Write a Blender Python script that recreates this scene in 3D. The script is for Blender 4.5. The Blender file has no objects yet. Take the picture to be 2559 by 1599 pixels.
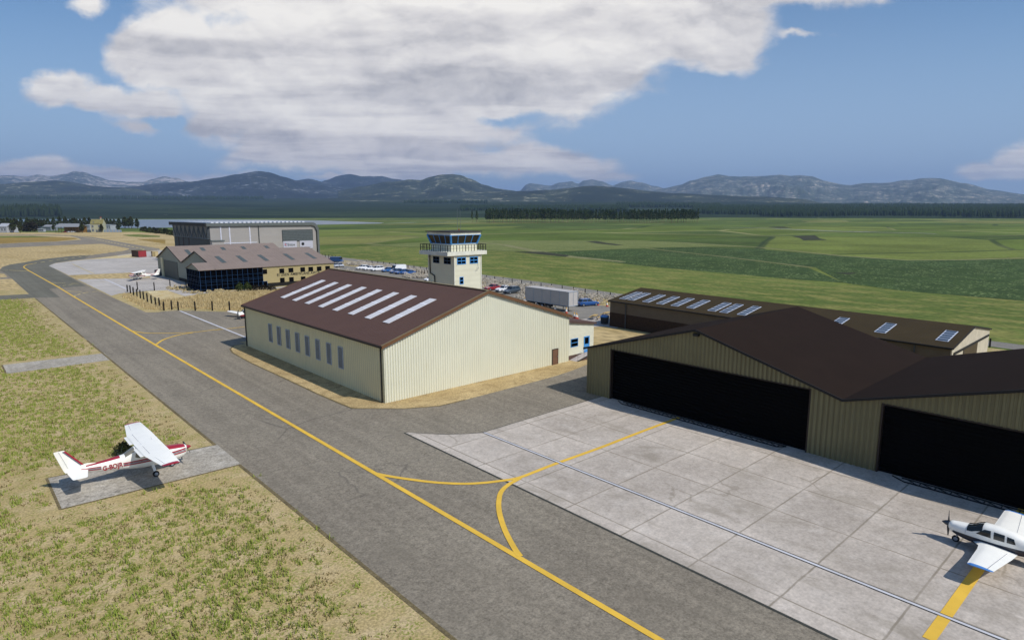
import bpy, bmesh, math, random
import numpy as np
from mathutils import Vector, Matrix, noise
random.seed(7); RNG = np.random.default_rng(7)
C = bpy.context.scene.collection
sc = bpy.context.scene
R = math.radians

# ------------------------------------------------------------------ camera
CAM_H = 18.6; FPX = 1578.57; PITCH = 0.168432; YAW = 0.83345; ROLL = -0.00077
CX, CY = 1279.5, 799.5
_f = Vector((math.cos(PITCH)*math.cos(YAW), math.cos(PITCH)*math.sin(YAW), -math.sin(PITCH)))
_r0 = Vector((math.sin(YAW), -math.cos(YAW), 0)); _u0 = _r0.cross(_f)
_r = _r0*math.cos(ROLL) + _u0*math.sin(ROLL); _u = _r.cross(_f)
F0 = Vector((math.cos(YAW), math.sin(YAW), 0))          # level heading of the view
R0 = _r0.copy()

def ray(x, y):                       # survey helper: line of sight of a photo point
    return _f + _r*((x-CX)/FPX) - _u*((y-CY)/FPX)
def at(x, y, z=0.0):                 # ... met with the level z
    d = ray(x, y); t = (z-CAM_H)/d.z
    return (d.x*t, d.y*t, z)
def on_y(x, y, Y):                   # ... met with a wall at Y -> (X, Z)
    d = ray(x, y); t = Y/d.y
    return (d.x*t, d.z*t+CAM_H)
def on_x(x, y, X):                   # ... met with a wall at X -> (Y, Z)
    d = ray(x, y); t = X/d.x
    return (d.y*t, d.z*t+CAM_H)
def at2(x, y): return at(x, y)[:2]

cam_d = bpy.data.cameras.new("camera"); cam = bpy.data.objects.new("camera", cam_d); C.objects.link(cam)
cam.matrix_world = Matrix(((_r.x, _u.x, -_f.x, 0), (_r.y, _u.y, -_f.y, 0), (_r.z, _u.z, -_f.z, CAM_H), (0, 0, 0, 1)))
cam_d.sensor_width = 36; cam_d.lens = 36*FPX/2559; cam_d.clip_start = 0.5; cam_d.clip_end = 90000
sc.camera = cam

# ------------------------------------------------------------------ materials
def lin(h):
    if not isinstance(h, str): return tuple(h)[:3]
    h = h.lstrip('#'); o = []
    for i in (0, 2, 4):
        c = int(h[i:i+2], 16)/255
        o.append(c/12.92 if c <= .04045 else ((c+.055)/1.055)**2.4)
    return tuple(o)

class NT:
    """small node-tree writer"""
    def __init__(s, tree): s.t = tree; s.n = tree.nodes; s.l = tree.links
    def node(s, typ, **kw):
        n = s.n.new(typ)
        for k, v in kw.items():
            if k.startswith('i_'): n.inputs[k[2:]].default_value = v
            else: setattr(n, k, v)
        return n
    def link(s, a, b): s.l.new(a, b)
    def put(s, v, sock):
        if hasattr(v, 'is_output') or isinstance(v, bpy.types.NodeSocket): s.l.new(v, sock)
        else:
            if sock.type == 'RGBA' and len(v) == 3: v = (*v, 1)
            sock.default_value = v
    def math(s, op, a, b=None, c=None, clamp=False):
        n = s.n.new('ShaderNodeMath'); n.operation = op; n.use_clamp = clamp
        s.put(a, n.inputs[0])
        if b is not None: s.put(b, n.inputs[1])
        if c is not None: s.put(c, n.inputs[2])
        return n.outputs[0]
    def vmath(s, op, a, b=None, scale=None):
        n = s.n.new('ShaderNodeVectorMath'); n.operation = op
        s.put(a, n.inputs[0])
        if b is not None: s.put(b, n.inputs[1])
        if scale is not None: s.put(scale, n.inputs['Scale'])
        return n
    def mix(s, fac, a, b, blend='MIX'):
        n = s.n.new('ShaderNodeMix'); n.data_type = 'RGBA'; n.blend_type = blend
        s.put(fac, n.inputs['Factor']); s.put(a, n.inputs['A']); s.put(b, n.inputs['B'])
        return n.outputs['Result']
    def noise(s, vec, scale, detail=3, rough=.55, dist=0.0):
        n = s.n.new('ShaderNodeTexNoise'); s.put(vec, n.inputs['Vector'])
        n.inputs['Scale'].default_value = scale; n.inputs['Detail'].default_value = detail
        n.inputs['Roughness'].default_value = rough; n.inputs['Distortion'].default_value = dist
        return n.outputs['Fac']
    def mapr(s, v, a, b, c=0.0, d=1.0, smooth=True):
        n = s.n.new('ShaderNodeMapRange'); n.interpolation_type = 'SMOOTHSTEP' if smooth else 'LINEAR'
        s.put(v, n.inputs['Value'])
        for k, x in zip(('From Min', 'From Max', 'To Min', 'To Max'), (a, b, c, d)): n.inputs[k].default_value = x
        return n.outputs['Result']
    def scale3(s, vec, v3, rot=0.0):
        n = s.n.new('ShaderNodeMapping'); s.put(vec, n.inputs['Vector'])
        n.inputs['Scale'].default_value = v3; n.inputs['Rotation'].default_value = (0, 0, rot)
        return n.outputs['Vector']

def newmat(name):
    m = bpy.data.materials.new(name); m.use_nodes = True
    t = NT(m.node_tree); b = t.n['Principled BSDF']
    geo = t.n.new('ShaderNodeNewGeometry'); tc = t.n.new('ShaderNodeTexCoord')
    return m, t, b, geo.outputs['Position'], tc.outputs['Object']

def mat(name, col, rough=.7, metal=0.0, var=.12, scale=1.2, spec=.4, dirt=None, coat=0.0, obj=False):
    """painted / plain surface with faint mottling, optional dirt tint"""
    m, t, b, P, O = newmat(name); v = O if obj else P
    c = lin(col)
    n1 = t.noise(v, scale, 4, .6); n2 = t.noise(v, scale*9, 2, .5)
    f = t.math('ADD', t.math('MULTIPLY', n1, .7), t.math('MULTIPLY', n2, .3))
    col2 = t.mix(t.mapr(f, .3, .7), tuple(x*(1-var) for x in c), tuple(min(1, x*(1+var)) for x in c))
    if dirt:
        nd = t.noise(t.scale3(v, (1, 1, .25)), scale*.8, 5, .65)
        col2 = t.mix(t.mapr(nd, .5, .75, 0, .55), col2, lin(dirt))
    t.put(col2, b.inputs['Base Color'])
    b.inputs['Roughness'].default_value = rough; b.inputs['Metallic'].default_value = metal
    b.inputs['Specular IOR Level'].default_value = spec; b.inputs['Coat Weight'].default_value = coat
    return m

def ribbed(name, col, axis=0, period=.25, strength=.6, dist=.03, rough=.55, var=.12, streak=None, col2=None, spec=.35):
    """profiled metal sheet: ribs as bump across `axis`, weather streaks"""
    m, t, b, P, O = newmat(name); c = lin(col)
    sep = t.n.new('ShaderNodeSeparateXYZ'); t.put(P, sep.inputs[0]); a = sep.outputs[axis]
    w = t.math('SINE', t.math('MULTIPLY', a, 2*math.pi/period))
    bm = t.node('ShaderNodeBump'); bm.inputs['Strength'].default_value = strength; bm.inputs['Distance'].default_value = dist
    t.put(w, bm.inputs['Height']); t.put(bm.outputs[0], b.inputs['Normal'])
    n1 = t.noise(P, .35, 4, .6)
    s3 = [6.0, 6.0, .25] if axis != 2 else [.25, .25, 6.0]
    n2 = t.noise(t.scale3(P, tuple(s3)), 1.0, 3, .6)
    f = t.math('ADD', t.math('MULTIPLY', n1, .5), t.math('MULTIPLY', n2, .5))
    k = t.mix(t.mapr(f, .32, .68), tuple(x*(1-var) for x in c), tuple(min(1, x*(1+var)) for x in c))
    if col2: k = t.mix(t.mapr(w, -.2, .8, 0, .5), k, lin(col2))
    if streak: k = t.mix(t.mapr(n2, .55, .8, 0, .5), k, lin(streak))
    t.put(k, b.inputs['Base Color']); b.inputs['Roughness'].default_value = rough
    b.inputs['Specular IOR Level'].default_value = spec
    return m

def glass(name, col, rough=.08, spec=.5):
    m, t, b, P, O = newmat(name)
    n = t.noise(P, .6, 2)
    c = lin(col); t.put(t.mix(n, c, tuple(x*1.5 for x in c)), b.inputs['Base Color'])
    b.inputs['Roughness'].default_value = rough; b.inputs['Specular IOR Level'].default_value = spec
    return m

# ------------------------------------------------------------------ mesh building
class MB:
    def __init__(s): s.v = []; s.f = []; s.m = []
    def add(s, vs, fs, m=0):
        o = len(s.v); s.v += [tuple(p) for p in vs]; s.f += [tuple(o+i for i in q) for q in fs]; s.m += [m]*len(fs)
        return s
    def box(s, x0, x1, y0, y1, z0, z1, m=0):
        v = [(x, y, z) for z in (z0, z1) for (x, y) in ((x0, y0), (x1, y0), (x1, y1), (x0, y1))]
        return s.add(v, [(3, 2, 1, 0), (4, 5, 6, 7), (0, 1, 5, 4), (1, 2, 6, 5), (2, 3, 7, 6), (3, 0, 4, 7)], m)
    def poly(s, pts, m=0): return s.add(pts, [tuple(range(len(pts)))], m)
    def extrude(s, pts, d, m=0):          # polygon pts swept by vector d, capped
        n = len(pts); d = Vector(d); a = [Vector(p) for p in pts]; v = a+[p+d for p in a]
        f = [tuple(range(n-1, -1, -1)), tuple(range(n, 2*n))]+[(i, (i+1) % n, n+(i+1) % n, n+i) for i in range(n)]
        return s.add(v, f, m)
    def tube(s, p0, p1, r0, r1=None, n=8, m=0):
        r1 = r0 if r1 is None else r1
        p0, p1 = Vector(p0), Vector(p1); d = (p1-p0).normalized()
        a = d.orthogonal().normalized(); b = d.cross(a); v = []
        for p, r in ((p0, r0), (p1, r1)):
            v += [p+(a*math.cos(2*math.pi*i/n)+b*math.sin(2*math.pi*i/n))*r for i in range(n)]
        f = [(i, (i+1) % n, n+(i+1) % n, n+i) for i in range(n)]+[tuple(range(n-1, -1, -1)), tuple(range(n, 2*n))]
        return s.add(v, f, m)
    def lathe(s, c, prof, axis=2, n=16, m=0):   # prof: (r, h) along axis
        v = []; e = [Vector((1, 0, 0)), Vector((0, 1, 0)), Vector((0, 0, 1))]
        A = e[axis]; U = e[(axis+1) % 3]; W = e[(axis+2) % 3]; c = Vector(c); k = len(prof)
        for r, h in prof:
            v += [c+A*h+(U*math.cos(2*math.pi*i/n)+W*math.sin(2*math.pi*i/n))*r for i in range(n)]
        f = [(j*n+i, j*n+(i+1) % n, (j+1)*n+(i+1) % n, (j+1)*n+i) for j in range(k-1) for i in range(n)]
        f += [tuple(range(n-1, -1, -1)), tuple(range((k-1)*n, k*n))]
        return s.add(v, f, m)
    def loft(s, rings, m=0, caps=True):
        n = len(rings[0]); v = [p for r in rings for p in r]; k = len(rings)
        f = [(j*n+i, j*n+(i+1) % n, (j+1)*n+(i+1) % n, (j+1)*n+i) for j in range(k-1) for i in range(n)]
        if caps: f += [tuple(range(n-1, -1, -1)), tuple(range((k-1)*n, k*n))]
        return s.add(v, f, m)
    def grid(s, rows, m=0):
        n = len(rows[0]); v = [p for r in rows for p in r]
        return s.add(v, [(j*n+i, j*n+i+1, (j+1)*n+i+1, (j+1)*n+i) for j in range(len(rows)-1) for i in range(n-1)], m)
    def each(s, name, mats, parent=None, **kw):
        """every separate piece becomes an object of its own"""
        par = list(range(len(s.v)))
        def fd(i):
            while par[i] != i: par[i] = par[par[i]]; i = par[i]
            return i
        for q in s.f:
            for i in q[1:]: par[fd(i)] = fd(q[0])
        isl = {}
        for q, m in zip(s.f, s.m): isl.setdefault(fd(q[0]), []).append((q, m))
        out = []
        for fs in isl.values():
            b = MB(); mp = {}
            for q, m in fs:
                for i in q:
                    if i not in mp: mp[i] = len(b.v); b.v.append(s.v[i])
                b.f.append(tuple(mp[i] for i in q)); b.m.append(m)
            out.append(b.build(name, mats, parent, **kw))
        return out
    def build(s, name, mats, parent=None, smooth=False, local=False, recalc=True, sharp=35):
        me = bpy.data.meshes.new(name); off = Vector((0, 0, 0))
        if parent is not None and not local:
            q = parent
            while q is not None: off += q.location; q = q.parent
        me.from_pydata([tuple(Vector(p)-off) for p in s.v], [], s.f)
        if not isinstance(mats, (list, tuple)): mats = [mats]
        for m in mats: me.materials.append(m)
        if len(mats) > 1: me.polygons.foreach_set('material_index', s.m)
        if recalc:
            b = bmesh.new(); b.from_mesh(me); bmesh.ops.recalc_face_normals(b, faces=b.faces); b.to_mesh(me); b.free()
        if smooth:
            me.polygons.foreach_set('use_smooth', [True]*len(me.polygons))
            me.set_sharp_from_angle(angle=R(sharp))
        me.update()
        o = bpy.data.objects.new(name, me); C.objects.link(o)
        if parent is not None: o.parent = parent
        return o

def thing(name, label, cat, loc=(0, 0, 0), rot=0.0, group=None):
    o = bpy.data.objects.new(name, None); C.objects.link(o); o.empty_display_size = .5
    o.location = loc; o.rotation_euler = (0, 0, rot)
    return tag(o, label, cat, group)
def tag(o, label, cat, group=None, kind=None):
    if label: o['label'] = label
    if cat: o['category'] = cat
    if group: o['group'] = group
    if kind: o['kind'] = kind
    return o
def struct(o, kind='structure'): o['kind'] = kind; return o
def copy_tree(o, parent=None):
    c = o.copy(); C.objects.link(c)
    if parent is not None: c.parent = parent
    for ch in list(o.children): copy_tree(ch, c)
    return c
def sheet(name, pts, z, m):
    me = MB().poly([(p[0], p[1], z) for p in pts]).build(name, m)
    return struct(me)
def big_mesh(name, V, Fc, mats, midx=None, parent=None):
    """numpy mesh of equal-sized faces"""
    V = np.asarray(V, np.float32); Fc = np.asarray(Fc, np.int32); k = Fc.shape[1]
    me = bpy.data.meshes.new(name); me.vertices.add(len(V)); me.vertices.foreach_set('co', V.ravel())
    me.loops.add(Fc.size); me.loops.foreach_set('vertex_index', Fc.ravel())
    me.polygons.add(len(Fc)); me.polygons.foreach_set('loop_start', np.arange(len(Fc), dtype=np.int32)*k)
    for m in (mats if isinstance(mats, (list, tuple)) else [mats]): me.materials.append(m)
    if midx is not None: me.polygons.foreach_set('material_index', np.asarray(midx, np.int32))
    me.update(calc_edges=True); me.validate()
    o = bpy.data.objects.new(name, me); C.objects.link(o)
    if parent is not None: o.parent = parent
    return o
def lettering(text, size, mtl, name, parent, M, extr=.01, spacing=1.0, width=None, bold=0.0):
    cu = bpy.data.curves.new('txt', 'FONT'); cu.body = text; cu.size = size; cu.extrude = extr; cu.space_character = spacing; cu.offset = bold
    cu.align_x = 'CENTER'; cu.align_y = 'CENTER'
    tmp = bpy.data.objects.new('txt', cu); C.objects.link(tmp)
    dg = bpy.context.evaluated_depsgraph_get(); me = bpy.data.meshes.new_from_object(tmp.evaluated_get(dg))
    bpy.data.objects.remove(tmp); bpy.data.curves.remove(cu)
    if width:
        xs = [v.co.x for v in me.vertices]; k = width/(max(xs)-min(xs)); me.transform(Matrix.Diagonal((k, 1, 1, 1)))
    me.transform(M); me.name = name; me.materials.clear(); me.materials.append(mtl)
    o = bpy.data.objects.new(name, me); C.objects.link(o); o.parent = parent
    return o
def inside(poly, x, y):
    r = False; n = len(poly); j = n-1
    for i in range(n):
        xi, yi = poly[i][0], poly[i][1]; xj, yj = poly[j][0], poly[j][1]
        if (yi > y) != (yj > y) and x < (xj-xi)*(y-yi)/(yj-yi)+xi: r = not r
        j = i
    return r
# ------------------------------------------------------------------ light and sky
SUN_V = Vector((0.275, -0.87, 1.0)).normalized()
SUN_EL = math.asin(SUN_V.z); SUN_ROT = math.atan2(SUN_V.x, SUN_V.y)
sd = bpy.data.lights.new("sun", 'SUN'); so = bpy.data.objects.new("sun", sd); C.objects.link(so)
sd.energy = 4.0; sd.angle = R(.5); sd.color = (1, .955, .88)
so.rotation_euler = SUN_V.to_track_quat('Z', 'Y').to_euler(); so.location = (0, -60, 90)

W = bpy.data.worlds.new("World"); sc.world = W; W.use_nodes = True
def build_world():
    t = NT(W.node_tree); bg = t.n['Background']; out = t.n['World Output']
    sky = t.n.new('ShaderNodeTexSky'); sky.sky_type = 'NISHITA'; sky.sun_disc = False
    sky.sun_elevation = SUN_EL; sky.sun_rotation = SUN_ROT; sky.altitude = 20; sky.air_density = 1.15; sky.dust_density = 1.2; sky.ozone_density = 1.6
    tc = t.n.new('ShaderNodeTexCoord'); d = t.vmath('NORMALIZE', tc.outputs['Generated']).outputs[0]
    def dot(v): return t.vmath('DOT_PRODUCT', d, tuple(v)).outputs['Value']
    fz = t.math('MAXIMUM', t.math('ABSOLUTE', dot(F0)), .08)
    U = t.math('DIVIDE', dot(R0), fz); V = t.math('DIVIDE', dot((0, 0, 1)), fz)
    cb = t.n.new('ShaderNodeCombineXYZ'); t.put(U, cb.inputs[0]); t.put(V, cb.inputs[1]); uv = cb.outputs[0]
    # edges: the bank wanders by domain-warped noise
    w1 = t.node('ShaderNodeTexNoise'); t.put(uv, w1.inputs['Vector']); w1.inputs['Scale'].default_value = 5.5; w1.inputs['Detail'].default_value = 6; w1.inputs['Roughness'].default_value = .58
    warp = t.vmath('SCALE', t.vmath('SUBTRACT', w1.outputs['Color'], (.5, .5, .5)).outputs[0], scale=.085).outputs[0]
    p = t.vmath('ADD', uv, warp).outputs[0]
    def U_V(x, y):
        r = ray(x, y); k = r.dot(F0); return r.dot(R0)/k, r.z/k
    blobs = [(1000, -60, 700, 215), (430, 130, 160, 105), (720, 190, 330, 170), (1020, 240, 400, 160), (1350, 110, 430, 190),
             (1690, 55, 290, 135), (1790, 120, 130, 75), (2020, -45, 330, 75), (640, 245, 220, 62), (150, 212, 95, 46), (255, 240, 90, 34), (370, 262, 120, 46),
             (345, 300, 85, 28), (560, 300, 180, 42), (900, 335, 450, 66), (770, 380, 270, 44), (1060, 400, 390, 50), (1380, 250, 140, 52),
             (1310, 396, 200, 46), (1400, 410, 170, 42), (1500, 436, 130, 18), (60, 430, 220, 34), (320, 438, 250, 30), (530, 445, 130, 22), (840, 443, 90, 12),
             (2440, 432, 65, 28), (2540, 415, 70, 46), (220, 0, 90, 36), (2010, 92, 90, 17)]
    best = None
    for (x, y, rx, ry) in blobs:
        u, v = U_V(x, y); k = ray(x, y).dot(F0)
        a = rx/FPX/k; b = ry/FPX/k*1.03
        q = t.vmath('MULTIPLY', t.vmath('SUBTRACT', p, (u, v, 0)).outputs[0], (1/a, 1/b, 0)).outputs[0]
        s = t.math('SUBTRACT', 1.0, t.vmath('LENGTH', q).outputs['Value'])
        s = t.math('MULTIPLY', s, min(1.25, (ry/90)**.55))
        if y == 92 or x == 220: s = t.math('SUBTRACT', s, .16)
        best = s if best is None else t.math('SMOOTH_MAX', best, s, .16)
    n_big = t.noise(t.scale3(p, (4.5, 8.0, 1)), 1.0, 4, .52)
    n_fin = t.noise(t.scale3(uv, (14, 26, 1)), 1.0, 7, .62, .4)
    n = t.math('ADD', t.math('MULTIPLY', n_big, .66), t.math('MULTIPLY', n_fin, .34))
    field = t.math('ADD', best, t.math('MULTIPLY', t.math('SUBTRACT', n, .5), 1.45))
    hole = None
    for (x, y, rx, ry) in ((1240, 298, 150, 26), (405, 292, 60, 18)):
        u, v = U_V(x, y); k = ray(x, y).dot(F0)
        q = t.vmath('MULTIPLY', t.vmath('SUBTRACT', p, (u, v, 0)).outputs[0], (FPX*k/rx, FPX*k/ry, 0)).outputs[0]
        s = t.math('MAXIMUM', t.math('SUBTRACT', 1.0, t.vmath('LENGTH', q).outputs['Value']), 0.0)
        hole = s if hole is None else t.math('MAXIMUM', hole, s)
    field = t.math('SUBTRACT', field, t.math('MULTIPLY', hole, .42))
    mask = t.mapr(field, -.03, .30)
    # body tone: billows with light upper sides and grey undersides, drawn out flat towards the horizon
    vv = t.math('ADD', V, .085)
    cb2 = t.n.new('ShaderNodeCombineXYZ'); t.put(t.math('DIVIDE', U, vv), cb2.inputs[0]); t.put(t.math('DIVIDE', 1.0, vv), cb2.inputs[1])
    pl = t.vmath('ADD', cb2.outputs[0], t.vmath('SCALE', warp, scale=5.0).outputs[0]).outputs[0]
    s1 = t.noise(t.scale3(pl, (.55, 1.5, 1)), 1.0, 5, .55, .3)
    def relief(sx, sy, off, det, rg):
        a_ = t.noise(t.vmath('ADD', t.scale3(p, (sx, sy, 1)), (3.3, 1.7, 0)).outputs[0], 1.0, det, rg)
        b_ = t.noise(t.vmath('ADD', t.scale3(p, (sx, sy, 1)), (3.3+off*.3, 1.7+off, 0)).outputs[0], 1.0, det, rg)
        return t.math('SUBTRACT', a_, b_)
    tone = t.math('ADD', t.math('MULTIPLY', t.math('SUBTRACT', t.mapr(s1, .36, .64), .5), .40), t.math('MULTIPLY', relief(5, 10, .30, 5, .5), 1.1))
    tone = t.math('ADD', tone, t.math('MULTIPLY', relief(15, 32, .35, 5, .55), .55))
    tone = t.math('ADD', tone, t.math('MULTIPLY', t.mapr(V, .05, .45, 0, 1), .10))
    tone = t.math('ADD', tone, .64, clamp=True)
    ramp = t.n.new('ShaderNodeValToRGB'); t.put(tone, ramp.inputs[0]); e = ramp.color_ramp.elements
    e[0].position = .28; e[0].color = (.40, .40, .43, 1); e[1].position = .95; e[1].color = (.83, .82, .81, 1)
    m_ = ramp.color_ramp.elements.new(.62); m_.color = (.65, .64, .655, 1)
    ccol = t.vmath('MULTIPLY', ramp.outputs[0], (1.31, 1.27, 1.19)).outputs[0]
    ccol = t.mix(t.mapr(V, 0, .18, .6, 0), ccol, t.vmath('MULTIPLY', ccol, (1.36, 1.25, 1.17)).outputs[0])
    skyc = t.vmath('SCALE', t.vmath('MULTIPLY', sky.outputs[0], SKY_TINT).outputs[0], scale=SKY_K).outputs[0]
    skyc = t.mix(t.mapr(V, -.05, .42, .85, 0), skyc, (.50, .66, .90))           # pale air low over the horizon
    up = t.math('MULTIPLY', mask, t.mapr(V, -.02, .01))
    t.put(t.mix(up, skyc, ccol), bg.inputs['Color']); bg.inputs['Strength'].default_value = 1.0
    # strength of the sky itself is SKY_K (0.05-0.15); the cloud tones are in final units
SKY_K = .097; SKY_TINT = (.60, .87, 1.12)
build_world()
sc.view_settings.view_transform = 'Standard'; sc.view_settings.look = 'None'; sc.view_settings.exposure = 0; sc.view_settings.gamma = 1
sc.cycles.use_denoising = True
sc.cycles.max_bounces = 6; sc.cycles.volume_bounces = 1; sc.cycles.transparent_max_bounces = 8

# haze: one closed box of thin even air round everything
hz = MB().box(-31000, 31000, -31000, 31000, -40, 1500).build('haze', [])
hm = bpy.data.materials.new('haze_air'); hm.use_nodes = True; hn = hm.node_tree
for nd in list(hn.nodes):
    if nd.type != 'OUTPUT_MATERIAL': hn.nodes.remove(nd)
pv = hn.nodes.new('ShaderNodeVolumePrincipled'); hn.links.new(pv.outputs[0], hn.nodes['Material Output'].inputs['Volume'])
pv.inputs['Color'].default_value = (.36, .50, .79, 1); pv.inputs['Density'].default_value = 5.6e-5; pv.inputs['Anisotropy'].default_value = 0.1
hz.data.materials.append(hm); struct(hz, 'stuff')

# ------------------------------------------------------------------ ground, fields, water, hills
def soil_mat(name, stops, s=(.02, .15, 1.2), ramp=(.35, .65), rough=.95, rot=0.0, aniso=(1, 1, 1), tuft=None, bump=0.0):
    """earth / grass: stops = 3 colours mixed by three scales of noise"""
    m, t, b, P, O = newmat(name); v = t.scale3(P, aniso, rot)
    n1 = t.noise(v, s[0], 4, .6, .3); n2 = t.noise(v, s[1], 4, .6); n3 = t.noise(v, s[2], 3, .6)
    a, c, d = [lin(x) for x in stops]
    k = t.mix(t.mapr(n1, *ramp), a, c); k = t.mix(t.mapr(n2, .42, .68, 0, .8), k, d)
    f = t.mapr(n3, .3, .7, .72, 1.28); k = t.vmath('SCALE', k, scale=f).outputs[0]
    if tuft:
        n4 = t.noise(v, tuft[1], 2, .6); n5 = t.noise(v, tuft[1]*.13, 3, .6)
        k = t.mix(t.math('MULTIPLY', t.mapr(n4, tuft[2], tuft[2]+.1), t.mapr(n5, .40, .58)), k, lin(tuft[0]))
    t.put(k, b.inputs['Base Color']); b.inputs['Roughness'].default_value = rough; b.inputs['Specular IOR Level'].default_value = .15
    if bump:
        bm = t.node('ShaderNodeBump'); bm.inputs['Strength'].default_value = bump; bm.inputs['Distance'].default_value = .06
        t.put(t.noise(P, 5, 4, .7), bm.inputs['Height']); t.put(bm.outputs[0], b.inputs['Normal'])
    return m

def far_fields_mat():
    """farmland far off: strips of parcels of different crops, thin hedges and pale tracks"""
    m, t, b, P, O = newmat('far_fields'); 
    wv = t.node('ShaderNodeTexNoise'); t.put(P, wv.inputs['Vector']); wv.inputs['Scale'].default_value = .004
    q = t.vmath('ADD', P, t.vmath('SCALE', wv.outputs['Color'], scale=35).outputs[0]).outputs[0]
    vo = t.node('ShaderNodeTexVoronoi'); t.put(t.scale3(q, (1, 2.0, 0), .8), vo.inputs['Vector']); vo.inputs['Scale'].default_value = .0042
    cr = t.n.new('ShaderNodeValToRGB'); sp = t.n.new('ShaderNodeSeparateColor'); t.put(vo.outputs['Color'], sp.inputs[0]); t.put(sp.outputs[0], cr.inputs[0])
    cols = ['55642b', '5e6c2f', '6a7437', '50602e', '757640', '5b6a31', '4b5a2b']
    e = cr.color_ramp.elements; cr.color_ramp.interpolation = 'CONSTANT'
    e[0].color = (*lin(cols[0]), 1); e[1].position = 1/7; e[1].color = (*lin(cols[1]), 1)
    for i in range(2, 7): x = e.new(i/7); x.color = (*lin(cols[i]), 1)
    n1 = t.noise(P, .012, 4, .65); n2 = t.noise(P, .09, 4, .65)
    k = t.vmath('SCALE', cr.outputs[0], scale=t.mapr(n1, .3, .7, .72, 1.22)).outputs[0]
    n3 = t.noise(t.scale3(P, (1, 1, 0), 0), .5, 3, .7); k = t.vmath('SCALE', k, scale=t.mapr(n3, .3, .7, .8, 1.2)).outputs[0]
    k = t.mix(t.mapr(n2, .55, .7, 0, .30), k, lin('85844c'))
    ve = t.node('ShaderNodeTexVoronoi', feature='DISTANCE_TO_EDGE'); t.put(t.scale3(q, (1, 2.0, 0), .8), ve.inputs['Vector']); ve.inputs['Scale'].default_value = .0042
    k = t.mix(t.mapr(ve.outputs['Distance'], .006, .018, .75, 0), k, t.mix(t.mapr(t.noise(P, .002, 2), .45, .55), lin('2f3d26'), lin('9a9466')))
    t.put(k, b.inputs['Base Color']); b.inputs['Roughness'].default_value = .95; b.inputs['Specular IOR Level'].default_value = .1
    return m
M_far = far_fields_mat()
M_dry = soil_mat('dry_grass', ('b29d70', 'a29062', 'bea983'), s=(.05, .55, 7.5), tuft=('858643', 6.0, .50), bump=.5)
M_gold = soil_mat('golden_stubble', ('b09a6e', 'baa57a', '9f8a5b'), s=(.012, .06, 1.0), aniso=(1, .4, 1), rot=.8)
M_verge = soil_mat('dry_verge', ('ab9469', 'bda67a', '96805a'), s=(.12, .8, 7), bump=.5)
M_ochre = soil_mat('ochre_field', ('8e7438', '9a8142', '837043'), s=(.02, .2, 1.5))
M_sand = soil_mat('bare_sand', ('cfc19a', 'c4b289', 'b69a66'), s=(.08, .5, 5))
M_lawn = soil_mat('meadow', ('55632a', '647033', '847f46'), s=(.03, .2, 1.6), aniso=(1.0, .5, 1), rot=.83)
M_crop = soil_mat('crop_leaf', ('35461f', '3d5027', '30401d'), s=(.02, .12, 2.5), tuft=('7d8c58', 1.1, .54))
M_pale = soil_mat('pale_pasture', ('626b39', '6c7340', '757a47'), s=(.02, .1, 1.2), tuft=('83875a', .7, .56))
M_track = soil_mat('earth_track', ('7b7a52', '84815a', '6d6f48'), s=(.03, .2, 2))
M_bog = soil_mat('bog', ('343a28', '44432f', '3b3c2b'), s=(.05, .3, 2))
M_salt = soil_mat('pale_mud', ('85877c', '97978e', '74786c'), s=(.01, .05, .3))

# one ground sheet out past the hills
n = 96; ring = [(30000*math.cos(2*math.pi*i/n), 30000*math.sin(2*math.pi*i/n), 0) for i in range(n)]
struct(MB().poly(ring).build('ground', M_far))

def pxs(pts, sc_=1.0, ox=0.0, oy=0.0): return [at2(ox+x/sc_, oy+y/sc_) for x, y in pts]
airfield = [(-420, -120), (107, -120), (107, 20), (109, 90), (113.6, 137), (118.2, 190), (120, 250), (124, 300)]+pxs([(470, 594), (430, 586), (330, 580), (200, 580.5), (60, 581), (-60, 581)])+[(-420, 700)]
sheet('dry_grass', airfield, .010, M_dry)
# golden stubble round the bends far left, and the tilled strips
gold = [(-300, 196), (15.5, 196), (29, 215), (70, 300), (124, 300)]+pxs([(470, 594), (430, 585), (330, 579.8), (200, 582), (60, 583), (-80, 583)])
sheet('stubble', gold, .014, M_gold)
sheet('ochre_field', pxs([(-60, 450), (0, 448), (420, 445), (850, 440), (1120, 450), (1180, 470), (840, 505), (400, 520), (0, 540), (-60, 545)], 6.05, 0, 520), .018, M_ochre)
sheet('ochre_field', pxs([(2060, 470), (2300, 470), (2500, 480), (2500, 545), (2420, 530), (2250, 505)], 6.05, 0, 520), .018, M_ochre)
sheet('grass_strip', pxs([(-60, 424), (0, 424), (500, 422), (860, 440), (420, 446), (0, 448), (-60, 449)], 6.05, 0, 520), .020, M_lawn)
sheet('grass_strip', pxs([(1850, 405), (2100, 398), (2420, 420), (2420, 440), (2150, 442), (1950, 430)], 6.05, 0, 520), .020, M_lawn)
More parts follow.
